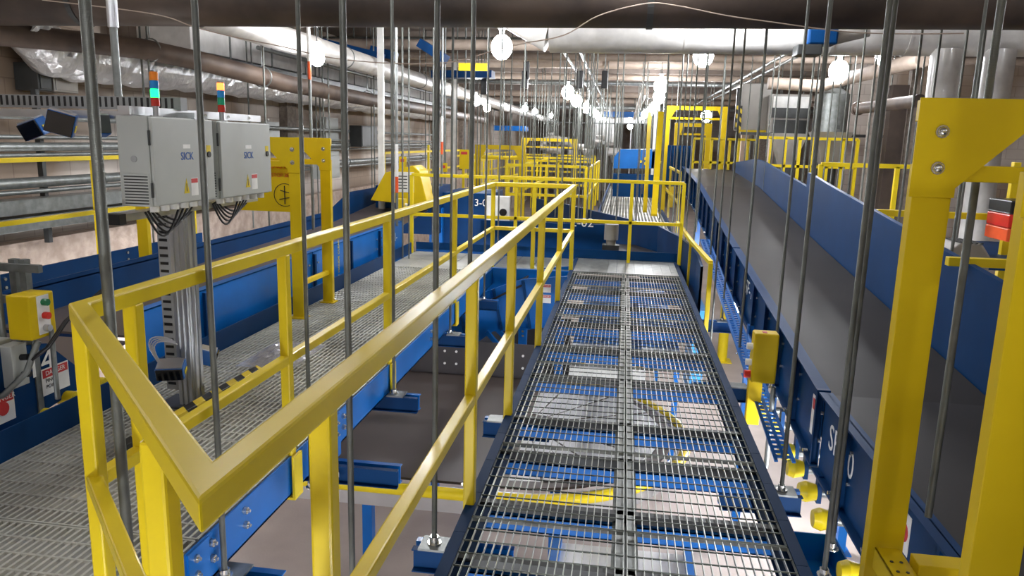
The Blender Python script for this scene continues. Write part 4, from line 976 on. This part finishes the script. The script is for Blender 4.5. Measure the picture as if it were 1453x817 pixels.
for k in range(len(ptsc)-1):
    p0, p1, p2, p3 = ptsc[max(k-1, 0)], ptsc[k], ptsc[k+1], ptsc[min(k+2, len(ptsc)-1)]
    for j in range(5):
        t = j/5; sm_.append(.5*((2*p1) + (p2-p0)*t + (2*p0-5*p1+4*p2-p3)*t*t + (3*p1-p0-3*p2+p3)*t**3))
b.path(sm_, .005, 6); tag(b.build('cable', TAN), 'thin tan lamp cord draped across the huge dark pipe', 'cable')
# white duct at right behind the dark pipe with columns
b = MB(); b.tube((-.95, 9.3, 2.91), (9.5, 9.3, 2.91), .27, 32).tube((-1.5, 9.3, 3.05), (-.95, 9.3, 2.91), .12, 32, .27)
for x in (.6, 2.2, 3.0): b.tube((x, 9.3, 2.91), (x+.03, 9.3, 2.91), .275, 32)
tag(b.build('white_duct', WHP), 'wide glossy white duct crossing behind the huge dark pipe', 'duct')
for k, (px, py) in enumerate([(1338, 120), (1412, 120)]):
    q = P(px, py, y=9.2)
    tag(MB().tube((q.x, 9.2, ZF), (q.x, 9.2, 2.7), .16, 24).build('white_column_pipe', WHP), ['glossy white vertical pipe nearer the aisle behind the portal', 'glossy white vertical pipe further right behind the portal'][k], 'pipe')
q = P(1172, 56, y=8.7); t = thing('valve_actuator', q, 'blue and grey valve actuator hanging in front of the white duct', 'valve')
MB().box(q.x-.2, q.x+.1, 8.6, 8.85, q.z-.06, q.z+.1).build('motor_body', NAV, t, .02); MB().tube((q.x+.1, 8.72, q.z+.02), (q.x+.42, 8.72, q.z+.1), .07, 14).build('gearbox', MACH, t); MB().box(q.x-.3, q.x-.05, 8.6, 8.85, q.z-.17, q.z-.06).build('terminal_box', DGR, t, .01)
MB().box(q.x-.02, q.x+.02, 8.7, 8.74, q.z+.1, ZC).build('hanger', GAL, t)
# grey conduit drop at left
cdp = thing('conduit_drop', (-3.3, 4.8, 1.7), 'grey vertical conduit with coupling dropping to the cabinets', 'conduit')
qa, qb = P(157, 0, y=3.9), P(168, 136, y=3.9)
MB().tube((qb.x, 3.9, 1.77), (qa.x*.5+qb.x*.5, 3.9, ZC), .02, 12).build('pipe', GAL, cdp)
zc = P(157, 25, y=3.9).z; MB().tube((qb.x, 3.9, zc-.05), (qb.x, 3.9, zc+.2), .028, 12).build('coupling', ALU, cdp)
# ceiling piping running across, middle distance
cross = [(10.6, 3.3, .05, TAN), (13.4, 3.22, .09, TAN), (14.9, 3.5, .04, GAL), (16.0, 3.3, .07, TAN), (18.3, 3.4, .1, TAN), (21.2, 3.35, .08, TAN), (24.0, 3.4, .06, GAL), (28, 3.3, .1, TAN), (33, 3.35, .1, TAN), (38, 3.3, .1, GAL)]
nm = ['slim tan', 'stout tan', 'slim grey', 'middling tan', 'thick tan', 'long tan', 'thin grey', 'heavy tan', 'distant tan', 'furthest grey']
for k, (y, z, r, m_) in enumerate(cross):
    tag(MB().tube((-6.2, y, z), (11.5, y, z), r, 14).build('ceiling_pipe', m_), nm[k] + ' pipe crossing the hall under the ceiling beyond the white duct', 'pipe')
for k, (x, y0, y1, z, r, m_) in enumerate([(-1.2, 11, 34, 3.2, .025, GAL), (-.9, 11, 34, 3.2, .025, GAL), (2.6, 12, 30, 3.15, .03, GAL), (2.85, 12, 30, 3.15, .03, GAL), (-5.0, 10, 30, 2.75, .03, GAL), (.4, 20, 40, 2.9, .09, TAN), (.9, 22, 40, 2.9, .07, TAN)]):
    tag(MB().tube((x, y0, z), (x, y1, z), r, 10).build('ceiling_conduit', m_), ['left', 'inner left', 'right', 'outer right', 'wall side', 'tan central', 'small tan'][k] + ' conduit running lengthwise under the ceiling beams', 'conduit')
# tan elbow pipe at right
b = MB(); q = [P(1090, 118, y=15), P(1165, 122, y=15), P(1200, 112, y=14.4), P(1310, 84, y=11.5)]
b.path(q, .11, 16); tag(b.build('ceiling_pipe', TAN), 'tan insulated pipe bending towards the white columns at upper right', 'pipe')
b = MB(); q = [P(1217, 154, y=12), P(1305, 143, y=9.9)]
b.path(q, .08, 16); b.tube(q[0]-(q[1]-q[0]).normalized()*.02, q[0]+(q[1]-q[0]).normalized()*.05, .1, 16); tag(b.build('steel_pipe', BRP), 'capped brown pipe stub poking left at upper right', 'pipe')
# blue overhead beams upper left (conveyor pieces near ceiling)
for k, (a, c, Y, lb) in enumerate([((440, 57), (540, 82), 12, 'blue overhead conveyor slope at upper left'), ((530, 72), (560, 80), 13, 'short blue overhead piece at upper left'), ((598, 62), (632, 84), 12.5, 'blue overhead chute right of the slope'), ((615, 106), (700, 106), 15, 'long level blue overhead beam near the yellow tag')]):
    pa, pb = P(a[0], a[1], y=Y), P(c[0], c[1], y=Y); t = thing('overhead_conveyor', pa, lb, 'conveyor'); MB().bar(pa, pb, .4, .14, (0, 0, 1)).build('bed', NAV, t)
    for u in (.1, .9): h_ = pa.lerp(pb, u); MB().tube(h_, (h_.x, h_.y, ZC), .012, 6).build('hanger_rod', ROD, t)
q = P(672, 95, y=12.5); tag(MB().box(q.x-.25, q.x+.25, 12.5, 12.52, q.z-.06, q.z+.06).tube((q.x, 12.51, q.z+.05), (q.x, 12.51, ZC), .008, 6).build('tag_plate', YDK), 'small yellow tag plate hanging under the ceiling', 'sign')
# black ceiling boxes
for k, (x, y) in enumerate([(745, 113), (823, 113), (858, 113), (687, 122), (747, 100)]):
    q = P(x, y, y=15.5); t = thing('ceiling_speaker', q, 'small black box hanging under the ceiling pipes', 'speaker', 'black boxes under the ceiling')
    MB().box(q.x-.06, q.x+.06, 15.45, 15.55, q.z-.17, q.z+.17).build('body', BLK, t, .01); MB().tube((q.x, 15.5, q.z+.17), (q.x, 15.5, ZC), .01, 6).build('hanger', GAL, t)

# ------------------------------------------------------------------ right background: machines, rails, sign
q0, q1 = P(1053, 125, y=17), P(1090, 185, y=17)
t = thing('large_cabinet', (q0.x, 17, ZF), 'grey steel cabinet with striped corner beyond the right portal', 'cabinet')
MB().box(q0.x, q0.x+.62, 17, 17.8, q1.z, q0.z+.1).build('body', MACH, t, .01)
MB().box(q0.x-.1, q0.x-.01, 16.97, 17.02, q1.z, q0.z).build('dark_edge', BLK, t); MB().box(q0.x-.08, q0.x+.03, 16.94, 16.97, q1.z, q1.z+.5).build('striped_edge', HAZ, t); MB().box(q0.x, q0.x+.62, 16.95, 17, q1.z-.07, q1.z).build('yellow_sill', YDK, t)
a, c = P(1097, 133, y=16.5), P(1146, 190, y=16.5)
t = thing('large_cabinet', (a.x, 16.5, c.z), 'white topped grey machine hung left of the galvanised tank', 'cabinet')
MB().box(a.x, c.x, 16.5, 17.3, c.z, a.z).build('body', MACH, t, .01); zz = P(1110, 153, y=16.5).z
MB().box(a.x+.02, c.x-.02, 16.48, 16.5, zz, a.z-.05).build('front_panel', WHT, t); MB().box(a.x, c.x, 16.45, 16.5, zz-.2, zz).build('dark_band', DGR, t)
MB().box(a.x+.05, c.x-.05, 16.45, 16.49, c.z-.05, zz-.24).build('lower_grille', DGR, t)
a, c = P(1166, 132, y=15), P(1206, 192, y=15)
t = thing('storage_tank', ((a.x+c.x)/2, 15.3, c.z), 'upright galvanised tank behind the yellow rails at right', 'tank')
MB().tube(((a.x+c.x)/2, 15.3, c.z), ((a.x+c.x)/2, 15.3, a.z), (c.x-a.x)/2, 24).build('shell', GAL, t); MB().tube(((a.x+c.x)/2, 15.3, a.z), ((a.x+c.x)/2, 15.3, a.z+.1), (c.x-a.x)/2, 24, .15).build('lid', GAL, t)
MB().box((a.x+c.x)/2-.05, (a.x+c.x)/2+.03, 14.74, 14.76, c.z+.1, c.z+.17).build('name_plate', DGR, t)
MB().box(a.x+.1, c.x-.1, 15.35, 15.6, ZF, c.z).build('stand', DGR, t)
tag(MB().box(P(1050, 187, y=16.4).x, 6.5, 16.3, 16.4, P(1050, 191, y=16.4).z, P(1050, 187, y=16.4).z).build('platform_edge', DGR), 'dark platform edge beneath the grey machines at right', 'beam')
for k, (px0, px1, py, Y, zb_) in enumerate([(985, 1075, 198, 17, .5), (1075, 1218, 197, 14.5, .3)]):
    a, c = P(px0, py, y=Y), P(px1, py-1, y=Y); zt = (a.z+c.z)/2; n = 7
    rail('guardrail', ['yellow guardrail beneath the tall right portal', 'yellow guardrail with close posts before the galvanised tank'][k], 'guardrail',
         [('top_rail', [(a.x, Y, zt), (c.x, Y, zt)]), ('mid_rail', [(a.x, Y, zt-.5), (c.x, Y, zt-.5)])], [(a.x+(c.x-a.x)*i/n, Y, zt, zb_) for i in range(n+1)], .05, bevel=0)
a, c = P(1165, 233, y=10.5), P(1290, 235, y=10.5)
rail('guardrail', 'yellow guardrail directly behind the right conveyor guard', 'guardrail',
     [('top_rail', [(a.x, 10.5, a.z), (c.x+1.5, 10.5, a.z)]), ('mid_rail', [(a.x, 10.5, a.z-.62), (c.x+1.5, 10.5, a.z-.62)])], [(a.x+d_, 10.5, a.z, -.3) for d_ in (0, .95, 1.55, 2.6, 3.0)], .055, bevel=.004)
a = P(1340, 305, y=7.5)
rail('guardrail', 'yellow guardrail seen through the foreground portal at right', 'guardrail',
     [('top_rail', [(a.x-.6, 7.5, a.z), (a.x+2, 7.5, a.z)]), ('mid_rail', [(a.x-.6, 7.5, a.z-.45), (a.x+2, 7.5, a.z-.45)])], [(a.x-.2, 7.5, a.z+.5, -.4), (a.x+.55, 7.5, a.z+.5, -.4), (a.x+1.0, 7.5, a.z+.5, -.4)], .06, bevel=.004)
a = P(1385, 378, y=5.2)
rail('guardrail', 'low yellow rail at the right edge beyond the guard', 'guardrail', [('top_rail', [(a.x-.1, 5.4, a.z), (a.x+1.2, 5.4, a.z)])], [(a.x+1.1, 5.4, a.z, -.6)], .06, bevel=.004)
a, c = P(1350, 350, y=6), P(1402, 395, y=6)
t = thing('gear_motor', (a.x, 6, c.z), 'rounded grey motor cover behind the right conveyor guard', 'motor')
MB().prism([(a.x, 6, c.z-.3), (a.x, 6, a.z-.02), (a.x+.06, 6, a.z+.03), (c.x-.07, 6, a.z+.03), (c.x, 6, a.z-.07), (c.x, 6, c.z-.3)], (0, .35, 0)).build('housing', MACH, t, .015)
b = MB()
for k in range(5): b.box(a.x+.06+k*.035, a.x+.075+k*.035, 5.99, 6.3, a.z+.03, a.z+.036)
b.build('vent_slot', DGR, t); MB().tube((c.x, 6.1, c.z), (c.x+.04, 6.1, c.z), .03, 10).build('cable_gland', BLK, t); MB().box(a.x+.05, c.x-.05, 6.05, 6.3, ZF, c.z-.3).build('stand', DGR, t)
a, c = P(1436, 285, y=6.8), P(1460, 345, y=6.8); zs = [a.z+(c.z-a.z)*k/3 for k in range(4)]
t = thing('stacked_bins', (a.x+.2, 6.8, c.z), 'black, red and orange stack at the right edge', 'bins')
for k, (nm_, m_) in enumerate([('black_bin', BLK), ('red_bin', RED), ('orange_bin', ORG)]): MB().box(a.x, a.x+.4, 6.8, 7.2, zs[k+1]+.004, zs[k]).build(nm_, m_, t, .01)
tag(MB().box(P(1330, 360, y=7.2).x, 5.5, 7.2, 8.6, P(1400, 383, y=7.2).z, P(1400, 366, y=7.2).z).build('side_conveyor', NAV), 'blue deck edge behind the foreground portal at right', 'conveyor')
for k, (px0, px1, Y) in enumerate([(1052, 1062, 19), (1092, 1099, 19), (1232, 1246, 13), (1283, 1296, 13)]):
    a, c = P(px0, 200, y=Y), P(px1, 200, y=Y)
    tag(MB().box(a.x, c.x, Y, Y+.15, ZF, 1.9 if k < 2 else ZC).build('wall_pilaster', TAW if k < 2 else COL), ['pale upright strip behind the yellow rail, first from the portal', 'pale upright strip behind the yellow rail, second from the portal', 'stone upright beside the galvanised tank', 'stone upright just left of the foreground portal'][k], 'post')
a = P(1250, 170, y=14)
struct(MB().box(P(1212, 170, y=17).x, 12, 17.3, 17.6, ZF, ZC), 'wall_partition', BRK)
tag(MB().box(P(1262, 170, y=12.8).x, P(1285, 170, y=12.8).x, 12.8, 13.0, ZF, 2.6).build('steel_column', RUS), 'rusty dark steel column left of the foreground portal', 'column')

# ------------------------------------------------------------------ hanger channels and rods
def channel(x0, x1, y, z, label, group, w=.09, h=.11, plate=None):
    t = thing('hanger_channel', ((x0+x1)/2, y, z-h), label, 'channel', group)
    for s_ in (-1, 1):
        yc = y + s_*.022
        b = MB(); b.box(x0, x1, yc-.003 if s_ < 0 else yc-.003, yc+.003, z-h, z)
        b.box(x0, x1, min(yc, yc+s_*.035), max(yc, yc+s_*.035), z-.006, z); b.box(x0, x1, min(yc, yc+s_*.035), max(yc, yc+s_*.035), z-h, z-h+.006)
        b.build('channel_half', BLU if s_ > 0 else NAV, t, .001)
    if plate is not None: MB().box(plate-.06, plate+.06, y-.06, y+.06, z, z+.01).build('washer_plate', GAL, t)
    return t
def rod(x, y, z0, r, label, group=None, nut=True, z1=None, m=ROD):
    z1 = ZC if z1 is None else z1
    t = thing('threaded_rod', (x, y, z0), label, 'rod', group)
    MB().tube((x, y, z0), (x, y, z1), r, 12 if r > .009 else 6).build('shaft', m, t)
    if nut:
        MB().tube((x, y, z0+.0), (x, y, z0+.006), r*2.6, 16).build('washer', BLT, t)
        MB().tube((x, y, z0+.006), (x, y, z0+.006+r*2.2), r*1.75, 6).build('nut', BLT, t)
    return t
ch = [(-2.2, -1.35, 2.72, -.24, 'blue hanger channel poking out under the left catwalk, nearest', -1.56), (-2.2, -1.2, 3.95, -.28, 'blue hanger channel with white sticker behind the near posts', None),
      (-2.2, -1.36, 4.95, -.2, 'blue hanger channel ending mid opening below the left catwalk', -1.52), (-2.2, -1.34, 6.7, -.2, 'blue hanger channel second from the cross walkway', -1.5), (-2.2, -1.35, 8.3, -.2, 'blue hanger channel nearest the cross walkway', -1.6),
      (-.85, -.4, 3.03, -.2, 'blue hanger channel with steel plate left of the right catwalk, near', -.76), (-.85, -.4, 4.75, -.25, 'blue hanger channel beyond the near one left of the right catwalk', -.76),
      (.6, 1.02, 3.9, -.2, 'blue hanger channel right of the right catwalk, nearest', .93), (.6, 1.05, 5.7, -.2, 'blue hanger channel right of the right catwalk, second', .95), (.6, 1.25, 7.9, -.2, 'navy hanger channel above the yellow bollard', 1.1)]
for (x0, x1, y, z, lb, pl_) in ch: channel(x0, x1, y, z, lb, 'hanger channels under the catwalks', plate=pl_)
tag(MB().box(-1.62, -1.55, 3.9, 3.904, -.35, -.32).build('sticker', LBL), 'small white sticker on the blue hanger channel', 'sticker')
# measured near rods:  (px, py, known plane, z0, radius, label)
def rodp(px, py, r, z0, label, x=None, y=None, z=None, nut=True):
    q = P(px, py, x=x, y=y, z=z); return rod(q.x, q.y, z0, r, label, None, nut)
rodp(153, 412, .0165, -.24, 'thick threaded rod rising past the guardrail corner, leftmost of all', x=-1.52)
rodp(298, 420, .0125, -.23, 'threaded rod landing on the nearest blue channel, between cabinets', x=-1.575)
rodp(493, 410, .0125, -.6, 'threaded rod standing alone over bare floor left of centre', x=-1.0)
rodp(617, 640, .0125, -.19, 'threaded rod bolted to the steel plate left of the right catwalk', z=None, y=3.03)
rodp(559, 555, .0115, -.19, 'threaded rod ending on the channel over the brown belt', y=4.95)
rodp(432, 350, .011, -.25, 'threaded rod just right of the left yellow portal', x=-1.57)
rodp(669, 225, .0125, -.3, 'threaded rod crossing the guardrail near its far half', x=-.78)
rodp(639, 440, .0115, -.19, 'threaded rod ending on the second far channel in the opening', y=6.7)
rodp(687, 410, .011, -.19, 'threaded rod ending on the channel nearest the cross walkway', y=8.3)
rodp(1217, 400, .0125, -.35, 'left one of the paired threaded rods before the conveyor belt', x=1.02)
rodp(1224, 400, .0125, -.3, 'right one of the paired threaded rods before the conveyor belt', x=1.09)
rodp(1362, 418, .0125, .33, 'coarsely threaded thick rod between the two foreground portal legs', x=1.13, nut=False)
rodp(1107, 425, .0115, -.19, 'threaded rod close beside the yellow button station', y=5.7)
rodp(1136, 425, .0115, -.19, 'threaded rod over the belt ending on the nearest right channel', y=3.9)
rodp(1058, 393, .0115, -.19, 'threaded rod ending beside the bollard on the navy channel', y=6.6)
rodp(1029, 400, .0105, -.19, 'thin rod reaching the navy channel above the bollard', y=7.9)
rodp(1015, 400, .0095, -.5, 'thin rod left of the navy channel above the bollard', y=7.6)
rodp(1357, 310, .012, .2, 'thin rod just left of the thick one in the portal', x=2.42, nut=False)
for k, (px, py, Y) in enumerate([(1298, 130, 7.2), (1330, 90, 7.4), (1367, 90, 8), (1207, 150, 11), (1118, 150, 12), (1392, 90, 7), (1241, 110, 10), (1180, 140, 12.5)]):
    q = P(px, py, y=Y); rod(q.x, q.y, .6, .011, ['slim rod left of the foreground portal top', 'slim rod crossing the nearer white column', 'slim rod between the two white columns', 'slim rod before the galvanised tank', 'slim rod before the white topped machine', 'slim rod at the further white column', 'slim rod behind the paired rods', 'slim rod left of the galvanised tank'][k], None, False)
# rods hanging in rows further down the hall
rr = random.Random(21); cnt = 0
rows = [(-1.55, 9.8, 30, 2.1), (-3.0, 9.6, 34, 2.0), (-4.25, 8.5, 30, 2.3), (-.66, 9.6, 32, 1.7), (-.2, 12, 34, 2.6), (.82, 10.4, 34, 1.6), (1.2, 9.5, 30, 2.2), (2.35, 8.5, 28, 2.3), (-2.3, 11, 36, 1.9), (-5.1, 7.5, 30, 2.4), (3.4, 10, 26, 2.7), (-1.1, 13, 38, 1.8), (.4, 16, 40, 2.3), (4.4, 11.5, 24, 3)]
base = None
for (x, y0, y1, dy) in rows:
    y = y0
    while y < y1:
        xx = x + rr.uniform(-.12, .12); yy = y + rr.uniform(-.3, .3)
        z0 = rr.choice([-.2, 0, .1, .3]) if abs(x) < 4 else .3
        if base is None:
            base = rod(xx, yy, 0, .011, 'slim hanger rod in the thicket beyond the cross walkway', 'distant hanger rods', False); base.location.z = z0
        else:
            o = base.copy(); C.objects.link(o); o.location = (xx, yy, z0)
            for chd in base.children: c_ = chd.copy(); C.objects.link(c_); c_.parent = o
            s_ = (ZC - z0)/ZC; o.scale.z = s_
        cnt += 1
        if rr.random() < .35:
            o = base.copy(); C.objects.link(o); o.location = (xx+rr.uniform(.06, .12), yy, z0)
            for chd in base.children: c_ = chd.copy(); C.objects.link(c_); c_.parent = o
            o.scale.z = (ZC-z0)/ZC; cnt += 1
        y += dy
print('rods', cnt)
# red/white marked conduits in the middle distance
for k, (px, Y, py) in enumerate([(563, 9.2, 262), (627, 12, 210), (439, 8.5, 100)]):
    q = P(px, py, y=Y); t = thing('marked_conduit', (q.x, Y, .4), ['conduit with white sleeve and orange band above the left conveyor', 'conduit with orange band and yellow box at left middle distance', 'conduit with white sleeve and orange band at upper left'][k], 'conduit')
    MB().tube((q.x, Y, .5), (q.x, Y, ZC), .018, 10).build('pipe', GAL, t); MB().tube((q.x, Y, q.z-.1), (q.x, Y, q.z+.1), .021, 10).build('orange_band', ORG, t)
    MB().tube((q.x, Y, q.z+.1), (q.x, Y, q.z+.5), .021, 10).build('white_sleeve', WHT, t)
for k, (px, Y, z0_, z1_) in enumerate([(540, 11.5, ZF, ZC), (645, 17, ZF, ZC), (930, 22, ZF, ZC)]):
    q = P(px, 180, y=Y); tag(MB().box(q.x-.045, q.x+.045, Y, Y+.06, z0_, z1_).build('white_strut', WHT), ['white strut upright beside the dark cabinet', 'white strut upright before the dark column', 'pale strut upright by the far right lamps'][k], 'strut')
